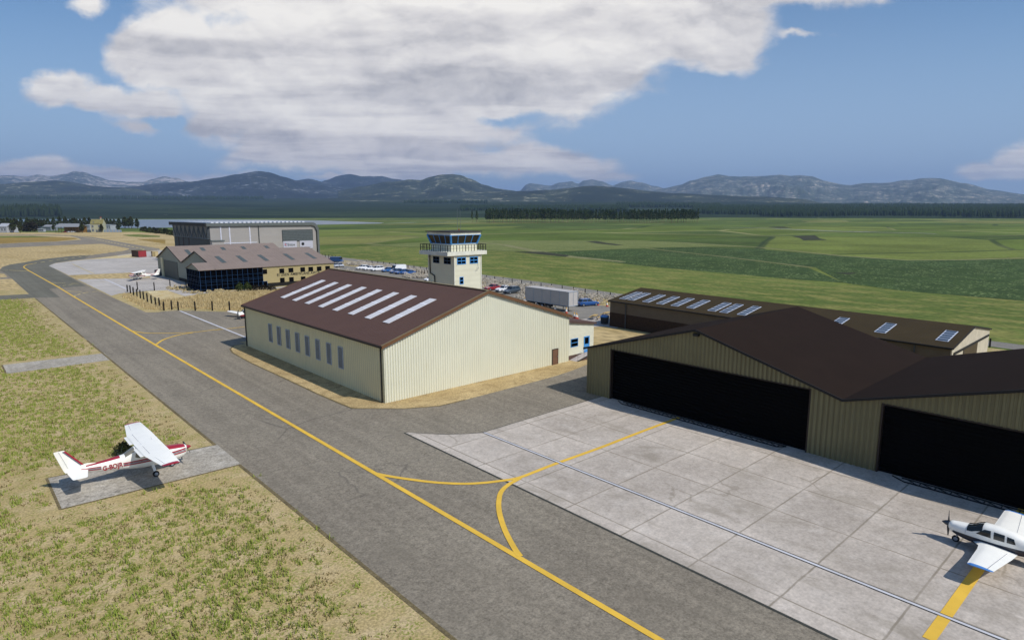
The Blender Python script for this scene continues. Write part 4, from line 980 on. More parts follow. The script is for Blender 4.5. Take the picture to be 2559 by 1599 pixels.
MB().box(UX0-.25, UX1+.22, UY0-.22, UY1+.25, 15.36, 15.5).build('roof', mat('tower_roof', '2b2a2a', .8), T)
b = MB()
def railing(p, q, n):
    p, q = Vector(p), Vector(q)
    for i in range(n+1):
        c = p.lerp(q, i/n); b.tube(c, c+Vector((0, 0, 1.1)), .045 if i % 3 else .07, n=5)
    b.tube(p+Vector((0, 0, 1.08)), q+Vector((0, 0, 1.08)), .035, n=5); b.tube(p+Vector((0, 0, .55)), q+Vector((0, 0, .55)), .02, n=4)
i_ = .15
for p, q, n in (((BX0+i_, BY0+i_, 12.2), (BX1-i_, BY0+i_, 12.2), 13), ((BX0+i_, BY0+i_, 12.2), (BX0+i_, BY1-i_, 12.2), 12), ((BX1-i_, BY0+i_, 12.2), (BX1-i_, BY1-i_, 12.2), 12), ((BX0+i_, BY1-i_, 12.2), (BX1-i_, BY1-i_, 12.2), 13)): railing(p, q, n)
b.build('railing', mat('dark_railing', '27241f', .6), T)
for x0, x1 in ((63.93, 65.82), (66.62, 68.42)): win_y(T, x0, x1, 10.05, 11.2, TY0, M_blue, M_pane, 1, 1, .10)
win_y(T, 64.42, 65.25, 6.72, 7.95, TY0, M_blue, M_pane, 1, 0, .09)
for y0, y1 in ((88.2, 90.0), (84.95, 86.88)): win_x(T, y0, y1, 10.05, 11.2, TX0, M_dkblue, M_pane, 1, 1, .07)
pz = on_x(1040+285/6.05, 550+805/6.05, TX0); b = MB()
b.tube((TX0-.1, 90.9, TZ), (TX0-.1, 90.85, 8.25), .09, n=7).tube((TX0-.1, 90.85, 8.25), (TX0-.1, 89.55, 7.85), .09, n=7).tube((TX0-.1, 89.55, 7.85), (TX0-.1, 89.5, 0), .09, n=7); b.build('downpipe', M_black, T)
b = MB()
for x in (67.6, 68.2): b.tube((x, 88.5, 15.5), (x, 88.5, 19.2), .035, .015, n=5)
b.build('aerial', mat('grey_aerial', '6d7278', .5), T)
MB().lathe((67.9, 88.5, 15.5), [(.09, 0), (.09, .2), (.05, .3), (0.01, .33)], n=8).build('beacon', mat('red_beacon', '8d1f1d', .4), T)
b = MB().tube((68.35, TY0-.03, 10.0), (68.35, TY0-.25, 9.1), .02, n=4).tube((67.9, TY0-.35, 9.15), (68.4, TY0-.35, 9.3), .02, n=4).tube((67.92, TY0-.35, 8.75), (67.92, TY0-.35, 9.4), .02, n=4).tube((68.35, TY0-.25, 9.1), (68.15, TY0-.35, 9.2), .02, n=4); b.build('antenna', M_steel, T)

# --- mauve roofed double hangar with the glazed corner block
T = thing('hangar', 'double gabled mauve roofed hangar with dark glazed corner and cream lettered wall', 'hangar', (49.3, 160, 0))
M_mauve = ribbed('mauve_roof_sheet', '84766e', 0, .9, .3, .03, .8, .10, streak='756a63', spec=.1); M_gg_ = ribbed('grey_green_sheet', '8d8f80', 1, .5, .35, .03, .7, .06)
M_gw = mat('buff_wall_boards', 'a3946a', .8, var=.06); M_cgl = glass('curtain_glass', '040405', .8, 0.0); M_door2 = ribbed('dark_hangar_door', '4c5049', 1, 1.2, .4, .03, .6, .15)
PX0, PX1 = 49.3, 79.6
A_e0, A_r, AB, B_r, B_e = 213.6, 201.0, 188.1, 175.3, 159.7
def ptop(y):
    if y > A_r: return 5.3+(A_e0-y)*(8.95-5.3)/(A_e0-A_r)
    if y > AB: return 8.95-(A_r-y)*(8.95-5.15)/(A_r-AB)
    if y > B_r: return 5.15+(AB-y)*(8.7-5.15)/(AB-B_r)
    return 8.7-(B_r-y)*(8.7-5.12)/(B_r-B_e)
b = MB(); b.extrude([(PX0, A_e0, 0), (PX0, 163, 0), (PX0, 163, ptop(163)), (PX0, B_r, 8.7), (PX0, AB, 5.15), (PX0, A_r, 8.95), (PX0, A_e0, 5.3)], (.2, 0, 0)); b.box(PX0+.2, PX1, A_e0-.2, A_e0, 0, 5.3)
b.extrude([(PX1-.2, A_e0-.2, 0), (PX1-.2, B_e+.2, 0), (PX1-.2, B_e+.2, 5.12), (PX1-.2, B_r, 8.68), (PX1-.2, AB, 5.1), (PX1-.2, A_r, 8.9), (PX1-.2, A_e0-.2, 5.25)], (.19, 0, 0)); b.build('gable_wall', M_gg_, T)
b = MB(); h = .12
sec = [(A_e0+.35, 5.2), (A_r, 9.0), (AB, 5.2), (B_r, 8.76), (B_e-.3, 5.1)]
prism_x(b, sec+[(y, z+h) for y, z in sec[::-1]], PX0-.25, PX1+.2)
prism_x(b, [(B_e-.3, 5.1), (164.6, 6.5), (170.2, 5.0), (170.2, 5.0+h), (164.6, 6.5+h), (B_e-.3, 5.1+h)], 45.2, PX0-.26)
b.build('roof', M_mauve, T)
b = MB(); prism_x(b, [(y, z-.12) for y, z in sec]+[(y, z+.16) for y, z in sec[::-1]], PX0-.32, PX0-.252); b.build('verge_trim', mat('hangar_verge', '3a332c', .8), T)
b = MB(); corr_wall(b, 0, B_e, -1, 60.3, PX1, lambda u: 1.0, lambda u: 5.12, 1.2, .012); b.box(60.3, PX1-.2, B_e+.01, B_e+.2, 1.0, 5.12); b.build('wall', M_gw, T)
MB().box(60.3, PX1, B_e+.02, B_e+.19, 0, 1.0).build('plinth', mat('dark_plinth', '191814', .9), T)
d_ = MB().box(PX0-.12, PX0-.002, 192.5, 206.5, .1, 5.0).build('hangar_door', M_door2, T)
MB().box(PX0-.3, PX0-.003, 206.9, 208.9, 0, 5.6).build('door_leaf', mat('cream_leaf', 'cfc8a4', .7), T)
MB().box(PX0-.3, PX0-.003, 171.5, 173.2, 0, 5.8).build('door_leaf', bpy.data.materials['cream_leaf'], T)
MB().box(PX0-.05, PX0-.003, 208.9, 213.5, 0, .9).box(PX0-.05, PX0-.003, 174, 192, 0, .9).build('plinth', bpy.data.materials['dark_plinth'], T)
EX0 = 45.45
g_ = MB().box(EX0, 60.3, B_e, B_e+.2, 0, 5.12).box(EX0, EX0+.2, B_e+.2, 170.0, 0, 5.05).build('curtain_wall', M_cgl, T)
b = MB().extrude([(EX0, B_e, 5.05), (EX0, 170, 5.05), (EX0, 164.6, 6.45)], (.2, 0, 0)); b.build('gable_panel', M_gg_, T)
MB().box(EX0+.1, PX0, 169.8, 170, 0, 5.0).build('side_wall', M_gg_, T)
b = MB(); nv = 12
for i in range(nv+1):
    x = EX0+(60.3-EX0)*i/nv; b.box(x-.025, x+.025, B_e-.05, B_e-.003, .05, 5.1)
for z in (.55, 1.55, 2.25, 2.65, 3.6): b.box(EX0, 60.3, B_e-.045, B_e-.004, z-.018, z+.018)
for i in range(9):
    y = B_e+(170-B_e)*i/8; b.box(EX0-.05, EX0-.003, y-.025, y+.025, .05, 5.0)
for z in (.55, 1.55, 2.25, 2.65, 3.6): b.box(EX0-.045, EX0-.004, B_e, 170, z-.018, z+.018)
b.build('mullion', mat('mullion_blue', '173f68', .5), g_)
def wy(px, py): return on_y(640+px/12.1, 655+py/12.1, B_e)
for (a, c, d, e) in ((178, 225, 335, 352), (700, 200, 852, 325), (975, 180, 1128, 303), (1335, 162, 1480, 285), (1578, 150, 1725, 272), (1832, 137, 1978, 258), (2090, 122, 2232, 240), (720, 480, 865, 606), (995, 460, 1140, 585), (1350, 440, 1495, 560)):
    x0, z1 = wy(a, c); x1, z0 = wy(d, e); 
    win_y(T, x0, x1, min(z0, z1-1.0), z1, B_e-.015, M_edgeblk, M_pane, 1, 0, .05, .06)
x0, z1 = wy(208, 590); x1 = wy(330, 590)[0]; d_ = MB().box(x0, x1, B_e-.06, B_e-.016, .05, z1).build('door', M_pane, T)
MB().box(x0-.08, x0, B_e-.08, B_e-.016, 0.02, z1+.08).box(x1, x1+.08, B_e-.08, B_e-.016, .02, z1+.08).box(x0, x1, B_e-.08, B_e-.016, z1, z1+.08).build('door_frame', M_dkblue, d_)
xa, za = wy(630, 400); xe, ze = wy(1925, 300)
lettering('EI USEN AMBIWLANS AWYR', 1.0, mat('dark_lettering', '2e2c24', .7), 'lettering', T, Matrix.Translation(Vector(((xa+xe)/2, B_e-.03, (za+ze)/2-.02))-T.location) @ Matrix.Rotation(R(90), 4, 'X'), .006, 1.12, (xe-xa), .022)
sl2 = (8.76-5.1)/(B_r-B_e+.3)
rq = lambda x, y: on_slope(420+x/5.5, 540+y/5.5, 1, B_e-.3, 5.1+.13, sl2)
M_pskyl = mat('dull_rooflight', '4d5453', .5)
for q in ([(655, 555), (740, 645), (790, 640), (700, 552)], [(945, 547), (1030, 632), (1080, 628), (990, 543)], [(1237, 537), (1330, 620), (1378, 612), (1283, 530)], [(1590, 520), (1690, 605), (1728, 598), (1640, 517)], [(1890, 508), (1985, 590), (2030, 580), (1935, 505)]):
    c = [rq(*p) for p in q]; xm = sum(v.x for v in c)/4; ys = sorted(v.y for v in c); ya_, yb_ = (ys[0]+ys[1])/2, (ys[2]+ys[3])/2; zf = lambda y: 5.1+.12+(y-B_e+.3)*sl2
    plate(MB(), [(xm-.55, ya_, zf(ya_)), (xm+.55, ya_, zf(ya_)), (xm+.55, yb_, zf(yb_)), (xm-.55, yb_, zf(yb_))], .03).build('rooflight', M_pskyl, T)
sl3 = (9.0-5.2)/(A_r-AB); za3 = lambda y: 5.2+.12+(y-AB)*sl3
for px, py in ((280, 500), (490, 470), (775, 465), (1055, 453), (1375, 442)):
    v = on_slope(420+px/5.5, 540+py/5.5, 1, AB, 5.32, sl3); ym = v.y; hl = 2.2
    plate(MB(), [(v.x-.55, ym-hl, za3(ym-hl)), (v.x+.55, ym-hl, za3(ym-hl)), (v.x+.55, min(A_r-.3, ym+hl), za3(min(A_r-.3, ym+hl))), (v.x-.55, min(A_r-.3, ym+hl), za3(min(A_r-.3, ym+hl)))], .03).build('rooflight', M_pskyl, T)

# --- big grey hangar behind
GY = 232.0
gp = lambda x, y: on_y(420+x/5.5, 540+y/5.5, GY)
T = thing('hangar', 'tall light grey modern hangar with curved edge trim and two white signs', 'hangar', (70, GY, 0))
M_gpan = ribbed('grey_cladding', '9b9691', 2, 2.4, .25, .02, .5, .05); M_gtrim = mat('grey_edge_trim', '5c615f', .6); M_gdk = mat('grey_dark_front', '3b403f', .7, var=.15); M_gfr = mat('front_upper_glazing', '4a4d50', .4)
GX0, GZT = gp(570, 150); GX1, _ = gp(2035, 300); GZ = 14.0; GYB = on_x(429+5, 560, GX0)[0]
MB().box(GX0, GX1, GY, GYB, 0, GZ).build('wall', M_gpan, T)
b = MB()
sec = [(GX0-1.2, GZ+.0), (GX1-1.5, GZ-.1)]
arc = [(GX1-1.6+2.6*math.sin(a), GZ-2.0+2.9*math.cos(a)) for a in [R(90)*i/6 for i in range(7)]]
outer = [(GX0-1.2, GZ+1.05)]+arc+[(GX1+1.0, 0)]; inner = [(GX1+.25, 0), (GX1+.25, GZ-2.2), (GX1-.6, GZ-.55), (GX1-1.8, GZ-.12), (GX0-1.2, GZ-.02)]
b.extrude([(x, GY-.6, z) for x, z in outer+inner], (0, 1.2, 0)); b.build('edge_trim', M_gtrim, T)
b = MB(); b.extrude([(x, GY+.6, z-.05) for x, z in [(GX0-1.1, GZ+1.05)]+arc+[(GX1+.95, 0), (GX1+.3, 0), (GX1+.3, GZ-2.2), (GX1-.6, GZ-.4), (GX1-1.8, GZ+.02), (GX0-1.1, GZ+.02)]], (0, GYB-GY-.4, 0)); b.build('roof', mat('pale_roof', '8f979e', .5), T)
b = MB()
for i in range(22):
    x = GX0+1+i*(GX1-GX0-4)/22; b.box(x, x+.9, GY+1.5, GYB-3, GZ+.95, GZ+1.3)
b.each('rooflight', mat('white_rooflight', 'd8d8dc', .4), T)
MB().box(GX0-1.5, GX0-1.201, GY-.55, GYB+1, GZ-.1, GZ+1.1).build('fascia', mat('dark_fascia', '262522', .7), T)
zm = gp(570, 330)[1]
MB().box(GX0-.5, GX0-.003, GY+.2, GYB-.1, zm+.25, GZ-.1).build('truss_band', M_gfr, T)
tb = T.children[-1] if False else None
b = MB(); ny = 8
for i in range(ny):
    ya_ = GY+.5+(GYB-GY-1)*i/ny; yb_ = GY+.5+(GYB-GY-1)*(i+1)/ny
    b.tube((GX0-.6, ya_, GZ-.3), (GX0-.6, (ya_+yb_)/2, zm+.4), .12, n=5).tube((GX0-.6, (ya_+yb_)/2, zm+.4), (GX0-.6, yb_, GZ-.3), .12, n=5).tube((GX0-.6, ya_, GZ-.3), (GX0-.6, ya_, zm+.4), .09, n=5)
b.tube((GX0-.6, GY+.3, zm+.35), (GX0-.6, GYB-.3, zm+.35), .14, n=5); b.build('lattice', mat('lattice_grey', '5d676b', .6), T)
MB().box(GX0-.25, GX0-.003, GY+.2, GYB-.1, 0, zm+.1).build('main_door', M_gdk, T)
b = MB()
for f in (.56, .72, .86): b.box(GX0-.32, GX0-.251, GY+(GYB-GY)*f-.5, GY+(GYB-GY)*f+.5, 0, zm)
b.each('door_post', mat('door_post_brown', '3a2e2a', .8), T)
ms = mat('white_strip', 'c2c2cc', .5)
for px in (718, 840, 1118): x = gp(px, 160)[0]; MB().box(x-.22, x+.22, GY-.12, GY-.003, 0, GZ-.1).build('pilaster', ms, T)
x = gp(1240, 160)[0]; MB().box(x-.16, x+.16, GY-.12, GY-.003, 0, GZ-.1).build('pilaster', M_gdk, T)
z = gp(1000, 368)[1]; MB().box(gp(745, 368)[0], gp(1225, 368)[0], GY-.1, GY-.003, z-.15, z+.15).build('rail_strip', ms, T)
x0, z1 = gp(1570, 197); x1, z0 = gp(1985, 335); w = MB().box(x0-.2, x1+.2, GY-.15, GY-.003, z0-.15, z1+.15).build('louvre_window', M_gdk, T)
b = MB()
for i in range(7): zz = z0+(z1-z0)*(i+.5)/7; b.box(x0, x1, GY-.2, GY-.151, zz-.28, zz+.2)
b.each('louvre', mat('louvre_blade', '555b5c', .5), w)
x0, z1 = gp(575, 338); x1, _ = gp(738, 338); MB().box(x0, x1, GY-2.2, GY-.003, 0, z1-.3).build('lobby', M_gpan, T); MB().box(x0-.2, x1+.25, GY-2.4, GY-.004, z1-.3, z1+.1).build('lobby_roof', M_gtrim, T)
M_sign = mat('white_sign', 'b2b2bd', .5, var=.02); M_sred = mat('sign_red', 'b8343a', .5); M_sblu = mat('sign_blue', '5f7f9c', .5); M_sblk = mat('sign_black', '0d0d0c', .6); M_sgr = mat('sign_grey', '464a44', .6)
def gq(x, y): return on_y(690+x/22, 590+y/22, GY)
for (a, c, d, e, kind) in ((380, 290, 1145, 670, 1), (1285, 265, 2025, 660, 2)):
    x0, z1 = gq(a, c); x1, z0 = gq(d, e); S = MB().box(x0, x1, GY-.2, GY-.003, z0, z1).build('sign', M_sign, T); Y_ = GY-.21
    if kind == 1:
        b = MB()
        for (u, v, w_, h_) in ((480, 395, 506, 460), (458, 480, 528, 506), (528, 440, 552, 480), (548, 525, 572, 552)):
            p, q = gq(u, v), gq(w_, h_); b.box(p[0], q[0], GY-.26, Y_, q[1], p[1])
        b.each('emblem', M_sred, S); b = MB()
        for (u, v, w_, h_) in ((465, 365, 480, 470), (510, 370, 545, 430), (450, 510, 530, 545), (525, 545, 546, 570), (555, 400, 585, 440)):
            p, q = gq(u, v), gq(w_, h_); b.box(p[0], q[0], GY-.24, Y_, q[1], p[1])
        b.each('emblem', M_sblu, S)
        p, q = gq(615, 400), gq(1030, 545)
        lettering('Bristow', 1.5, M_sgr, 'lettering', S, Matrix.Translation(Vector(((p[0]+q[0])/2, GY-.23, (p[1]+q[1])/2))-T.location) @ Matrix.Rotation(R(90), 4, 'X'), .02, 1, q[0]-p[0])
    else:
        p = gq(1460, 425); r_ = gq(1545, 425)[0]-p[0]; pts = []
        for i in range(24): a_ = 2*math.pi*i/24; rr = r_*(1 if i % 2 else .86); pts.append((p[0]+rr*math.cos(a_), GY-.215, p[1]+rr*math.sin(a_)))
        MB().extrude(pts, (0, -.04, 0)).build('emblem', M_sblk, S)
        p, q = gq(1370, 575), gq(1890, 625); b = MB()
        for u, w_ in ((1365, 1470), (1520, 1560), (1585, 1690), (1715, 1740), (1765, 1885)):
            a_, c_ = gq(u, 582), gq(w_, 618); b.box(a_[0], c_[0], GY-.23, Y_, c_[1], a_[1])
        b.each('caption_line', mat('caption_grey', '8f8f98', .6), S)
# ------------------------------------------------------------------ aircraft
def acmat(name, col, rough=.3): return mat(name, col, rough, var=.03, scale=1.5, spec=.5, coat=.08, obj=True)
M_acw = acmat('aircraft_white', 'f6f3ea', .45); M_acr = acmat('aircraft_red', '9c2433'); M_acb = acmat('aircraft_slate', '5a6678'); M_acn = acmat('aircraft_navy', '232836'); M_acbl = acmat('aircraft_tip_blue', '4f86c8')
M_acgl = glass('aircraft_glass', '1a1c1a', .05, .6); M_tyre = mat('tyre_rubber', '15161a', .8, obj=True); M_rim = mat('wheel_rim', '9096a0', .4, .4, obj=True); M_prop = mat('propeller_grey', '3a4048', .4, .3, obj=True); M_spin = mat('spinner_dark', '4a4e54', .3, .3, obj=True)
M_gap = mat('panel_gap', '8b8d96', .6, obj=True); M_intr = mat('cabin_tan', '6a4a3a', .8, obj=True); M_beige = glass('aircraft_glass_pale', '6d6a60', .08, .5)

class Fus:
    """fuselage given by stations (x, half width, z bottom, z top, squareness)"""
    def __init__(s, st): s.st = st
    def at(s, x):
        st = s.st
        if x >= st[0][0]: return st[0][1:]
        for a, b in zip(st, st[1:]):
            if x >= b[0]:
                k = (a[0]-x)/(a[0]-b[0]); return tuple(p+(q-p)*k for p, q in zip(a[1:], b[1:]))
        return st[-1][1:]
    def side(s, x, z, o=.0):
        w, zb, zt, n = s.at(x); t = min(1, abs((z-(zb+zt)/2)/((zt-zb)/2))); return w*(1-t**n)**(1/n)+o
    def ring(s, x, n=20):
        w, zb, zt, e = s.at(x); out = []
        for i in range(n):
            a = 2*math.pi*i/n; c, d = math.cos(a), math.sin(a)
            out.append((x, w*math.copysign(abs(c)**(2/e), c), (zb+zt)/2+(zt-zb)/2*math.copysign(abs(d)**(2/e), d)))
        return out
    def body(s, sub=3):
        xs = []
        for a, b in zip(s.st, s.st[1:]): xs += [a[0]+(b[0]-a[0])*i/sub for i in range(sub)]
        xs.append(s.st[-1][0]); return MB().loft([s.ring(x) for x in xs])
    def patch(s, mb, sgn, pts_lo, pts_hi, nx=8, nz=4, o=.012, m=0):
        """skin panel between two (x, z) polylines on one side"""
        def ev(pl, k):
            f = k*(len(pl)-1); i = min(int(f), len(pl)-2); g = f-i; return (pl[i][0]+(pl[i+1][0]-pl[i][0])*g, pl[i][1]+(pl[i+1][1]-pl[i][1])*g)
        rows = []
        for j in range(nz+1):
            r = []
            for i in range(nx+1):
                a, b = ev(pts_lo, i/nx), ev(pts_hi, i/nx); k = j/nz; x, z = a[0]+(b[0]-a[0])*k, a[1]+(b[1]-a[1])*k
                r.append((x, sgn*s.side(x, z, o), z))
            rows.append(r)
        mb.grid(rows, m)
    def cap(s, mb, x0, x1, f0, f1, o=.012, nx=8, na=8, m=0):
        """panel over the top between ring angles f0..f1 (0 = right, .5 pi = top)"""
        rows = []
        for i in range(nx+1):
            x = x0+(x1-x0)*i/nx; w, zb, zt, e = s.at(x); r = []
            for j in range(na+1):
                a = f0+(f1-f0)*j/na; c, d = math.cos(a), math.sin(a)
                r.append((x, (w+o)*math.copysign(abs(c)**(2/e), c), (zb+zt)/2+((zt-zb)/2+o)*math.copysign(abs(d)**(2/e), d)))
            rows.append(r)
        mb.grid(rows, m)
def foil(le, te, y, z, th, n=9):
    """aerofoil ring in the x-z plane at span y"""
    c = le-te; up, dn = [], []
    for i in range(n):
        k = i/(n-1); t = th*c*5*(.2969*math.sqrt(k)-.126*k-.3516*k*k+.2843*k**3-.1015*k**4)
        up.append((le-k*c, y, z+t*1.15)); dn.append((le-k*c, y, z-t*.75))
    return up+dn[::-1]
def wheel(parent, x, y, z, r, w, name='wheel'):
    h = MB().lathe((x, y, z), [(r*.62, -w*.5), (r*.9, -w*.5), (r, -w*.28), (r, w*.28), (r*.9, w*.5), (r*.62, w*.5)], axis=1, n=18).build(name, M_tyre, parent, smooth=True, local=True)
    MB().lathe((x, y, z), [(r*.1, -w*.56), (r*.5, -w*.54), (r*.62, -w*.47), (r*.62, w*.47), (r*.5, w*.54), (r*.1, w*.56)], axis=1, n=14).build('rim', M_rim, h, smooth=True, local=True)
    return h
def propeller(parent, x, z, ln, ang, spin, blade):
    b = MB()
    for s in (0, math.pi):
        a = ang+s; d = Vector((0, math.cos(a), math.sin(a))); p = Vector((0, -d.z, d.y)); V = []
        for k, wd, tw in ((.06, .05, .9), (.3, .085, .6), (.65, .075, .35), (.93, .055, .2), (1.0, .03, .15)):
            c = Vector((x, 0, z))+d*ln*k; q = p*wd*math.cos(tw)+Vector((1, 0, 0))*wd*math.sin(tw); t = p.cross(d)*.012
            V.append([c-q-t, c+q-t, c+q+t, c-q+t])
        b.loft(V)
    pr = b.build('propeller', blade, parent, local=True); 
    MB().lathe((x, 0, z), [(.17, -.1), (.16, .02), (.12, .16), (.06, .27), (.012, .33)], axis=0, n=16).build('spinner', spin, pr, smooth=True, local=True)

def high_wing(name, label, loc, rot, reg=None, simple=False):
    T = thing(name, label, 'aeroplane', loc, rot, None)
    F = Fus([(2.42, .20, .98, 1.42, 2.2), (2.32, .36, .76, 1.51, 2.4), (2.0, .46, .61, 1.57, 2.6), (1.3, .53, .52, 1.64, 3), (1.05, .55, .50, 1.69, 3), (.80, .56, .50, 1.93, 3.4), (.55, .56, .50, 2.14, 3.6), (-.4, .56, .52, 2.19, 3.6), (-.95, .53, .58, 2.13, 3.4), (-1.25, .49, .63, 1.96, 3), (-1.65, .42, .70, 1.74, 2.6), (-2.6, .32, .84, 1.64, 2.3), (-3.8, .20, 1.06, 1.54, 2.1), (-4.7, .09, 1.22, 1.47, 2), (-5.08, .03, 1.28, 1.43, 2)])
    F.body().build('fuselage', M_acw, T, smooth=True, local=True, sharp=50)
    # glazing
    b = MB(); F.cap(b, 1.02, .54, R(28), R(152), .012); b.build('windscreen', M_acgl, T, smooth=True, local=True)
    b = MB(); F.cap(b, -1.0, -1.6, R(40), R(140), .012); b.build('rear_window', M_beige, T, smooth=True, local=True)
    for s in (-1, 1):
        b = MB(); F.patch(b, s, [(.86, 1.44), (-.02, 1.38)], [(.56, 1.90), (.04, 1.94)]); b.build('window', M_acgl, T, smooth=True, local=True)
        b = MB(); F.patch(b, s, [(-.14, 1.38), (-.80, 1.42), (-1.02, 1.52)], [(-.10, 1.94), (-.72, 1.92), (-.95, 1.84)]); b.build('window', M_beige, T, smooth=True, local=True)
        # stripes: two red with slate between
        b = MB(); F.patch(b, s, [(2.3, 1.24), (.9, 1.17), (-1.76, 1.18)], [(2.3, 1.34), (.9, 1.275), (-1.76, 1.27)], 16, 2, .008)
        F.patch(b, s, [(2.3, 1.04), (.9, .97), (-1.76, 1.01)], [(2.3, 1.13), (.9, 1.065), (-1.76, 1.095)], 16, 2, .008)
        F.patch(b, s, [(-3.06, 1.27), (-4.2, 1.36)], [(-3.06, 1.345), (-4.2, 1.42)], 8, 2, .008); F.patch(b, s, [(-3.06, 1.10), (-4.2, 1.24)], [(-3.06, 1.17), (-4.2, 1.295)], 8, 2, .008)
        b.each('stripe', M_acr, T, local=True)
        b = MB(); F.patch(b, s, [(2.3, 1.155), (.9, 1.09), (-1.76, 1.115)], [(2.3, 1.215), (.9, 1.15), (-1.76, 1.16)], 16, 2, .008); F.patch(b, s, [(-3.06, 1.19), (-4.2, 1.31)], [(-3.06, 1.25), (-4.2, 1.345)], 8, 2, .008); b.each('stripe', M_acb, T, local=True)
    b = MB(); F.cap(b, 2.28, 1.06, R(38), R(142), .01); F.cap(b, -1.9, -3.9, R(52), R(128), .01); b.each('top_panel', M_acr, T, smooth=True, local=True)
    # wing in one piece
    rg = [foil(-.42, -1.50+.46, -5.5+.0, 2.62, .10)]
    rg = []
    for y, le, te, z, th in ((-5.52, .60, -.42, 2.235, .06), (-5.44, .64, -.46, 2.23, .10), (-2.6, .74, -.88, 2.20, .12), (0, .74, -.90, 2.185, .12), (2.6, .74, -.88, 2.20, .12), (5.44, .64, -.46, 2.23, .10), (5.52, .60, -.42, 2.235, .06)): rg.append(foil(le, te, y, z, th))
    wg = MB().loft(rg).build('wing', M_acw, T, smooth=True, local=True, sharp=50)
    b = MB()
    for s in (-1, 1): b.loft([foil(.645, -.465, s*5.32, 2.23, .112), foil(.62, -.44, s*5.52, 2.237, .09), foil(.54, -.38, s*5.58, 2.24, .04)])
    b.each('wing_tip', M_acr, wg, local=True)
    for s in (-1, 1):                                             # flap let down a little, aileron
        b = MB(); b.loft([foil(-.58, -1.10, s*.62, 2.12, .14), foil(-.58, -1.08, s*2.55, 2.14, .14)]); b.build('flap', M_acw, wg, smooth=True, local=True)
        b = MB()
        for y0, x0, y1, x1 in ((2.62, -.50, 5.25, -.24), (.6, -.52, 2.6, -.52)):
            b.loft([[(x0-.008, s*y0, 2.25), (x0+.008, s*y0, 2.25), (x0+.008, s*y0, 2.2), (x0-.008, s*y0, 2.2)], [(x1-.008, s*y1, 2.268), (x1+.008, s*y1, 2.268), (x1+.008, s*y1, 2.2), (x1-.008, s*y1, 2.2)]])
        b.each('hinge_line', M_gap, wg, local=True)
        b = MB(); p, q = Vector((.25, s*.55, .72)), Vector((.28, s*2.62, 2.12)); d = (q-p).normalized(); ax = Vector((1, 0, 0)); n2 = d.cross(ax).normalized()
        b.loft([[v+ax*.085, v+n2*.022, v-ax*.085, v-n2*.022] for v in (p, q)]); b.build('wing_strut', M_acw, T, local=True)
        b = MB(); b.loft([[Vector((.02+dx, s*y, z+dz)) for dx, dz in ((.10*k, 0), (0, .03), (-.10*k, 0), (0, -.03))] for y, z, k in ((.40, .66, 1.1), (.75, .52, .95), (1.12, .26, .7), (1.17, .20, .6))]); b.build('gear_leg', M_acw, T, local=True)
        wheel(T, .02, s*1.24, .215, .215, .17)
    b = MB().tube((1.32, 0, .70), (1.36, 0, .36), .045, n=8); b.tube((1.36, -.09, .36), (1.38, -.09, .18), .02, n=5).tube((1.36, .09, .36), (1.38, .09, .18), .02, n=5).tube((1.36, -.09, .36), (1.36, .09, .36), .03, n=5); b.build('nose_leg', M_acw, T, local=True)
    wheel(T, 1.38, 0, .18, .18, .13, 'nose_wheel')
    MB().tube((2.05, -.2, .68), (2.0, -.2, .50), .035, n=8).build('exhaust', M_prop, T, local=True)
    propeller(T, 2.44, 1.25, .90, R(12), M_acr, M_prop)
    # tail
    b = MB()
    def vf(z, le, te, th): return [(x, z if False else y, z) for x, y, z in [(q[0], q[2], z) for q in foil(le, te, 0, 0, th)]]
    b.loft([vf(1.38, -3.75, -5.12, .07), vf(1.68, -4.02, -5.22, .08), vf(2.84, -4.94, -5.58, .08), vf(2.91, -5.02, -5.56, .04)]); fin = b.build('fin', M_acw, T, smooth=True, local=True, sharp=50)
    b = MB(); b.loft([vf(1.50, -2.8, -4.1, .02), vf(1.70, -3.80, -4.2, .05)]); b.build('dorsal_fin', M_acw, fin, local=True)
    b = MB()
    for k0, k1, of in ((0, 1, .0),):
        b.loft([[(-4.0-.92*k, y, 1.68+1.16*k) for y in (-.03, .03)]+[(-4.12-.92*k, y, 1.68+1.16*k) for y in (.052, -.052)] for k in (0, .5, 1)])
    b.each('stripe', M_acr, fin, local=True); b = MB()
    b.loft([[(-4.14-.91*k, y, 1.68+1.16*k) for y in (-.058, .058)]+[(-4.20-.90*k, y, 1.68+1.16*k) for y in (.06, -.06)] for k in (0, .5, 1)]); b.each('stripe', M_acb, fin, local=True)
    b = MB(); b.loft([[(-4.88-.42*k, y, 1.6+1.28*k) for y in (-.046, .046)]+[(-4.89-.42*k, y, 1.6+1.28*k) for y in (.046, -.046)] for k in (0, 1)]); b.each('hinge_line', M_gap, fin, local=True)
    rg = []
    for y, le, te, th in ((-1.66, -4.1, -4.82, .05), (-1.58, -4.04, -4.88, .09), (-.2, -3.82, -4.98, .10), (0, -3.82, -4.94, .10), (.2, -3.82, -4.98, .10), (1.58, -4.04, -4.88, .09), (1.66, -4.1, -4.82, .05)): rg.append(foil(le, te, y, 1.30, th))
    MB().loft(rg).build('tailplane', M_acw, T, smooth=True, local=True, sharp=50)
    b = MB().tube((.3, .25, 2.24), (.22, .25, 2.5), .010, n=4).tube((-.5, -.2, 2.22), (-.62, -.2, 2.45), .010, n=4); b.each('aerial', M_gap, T, local=True)
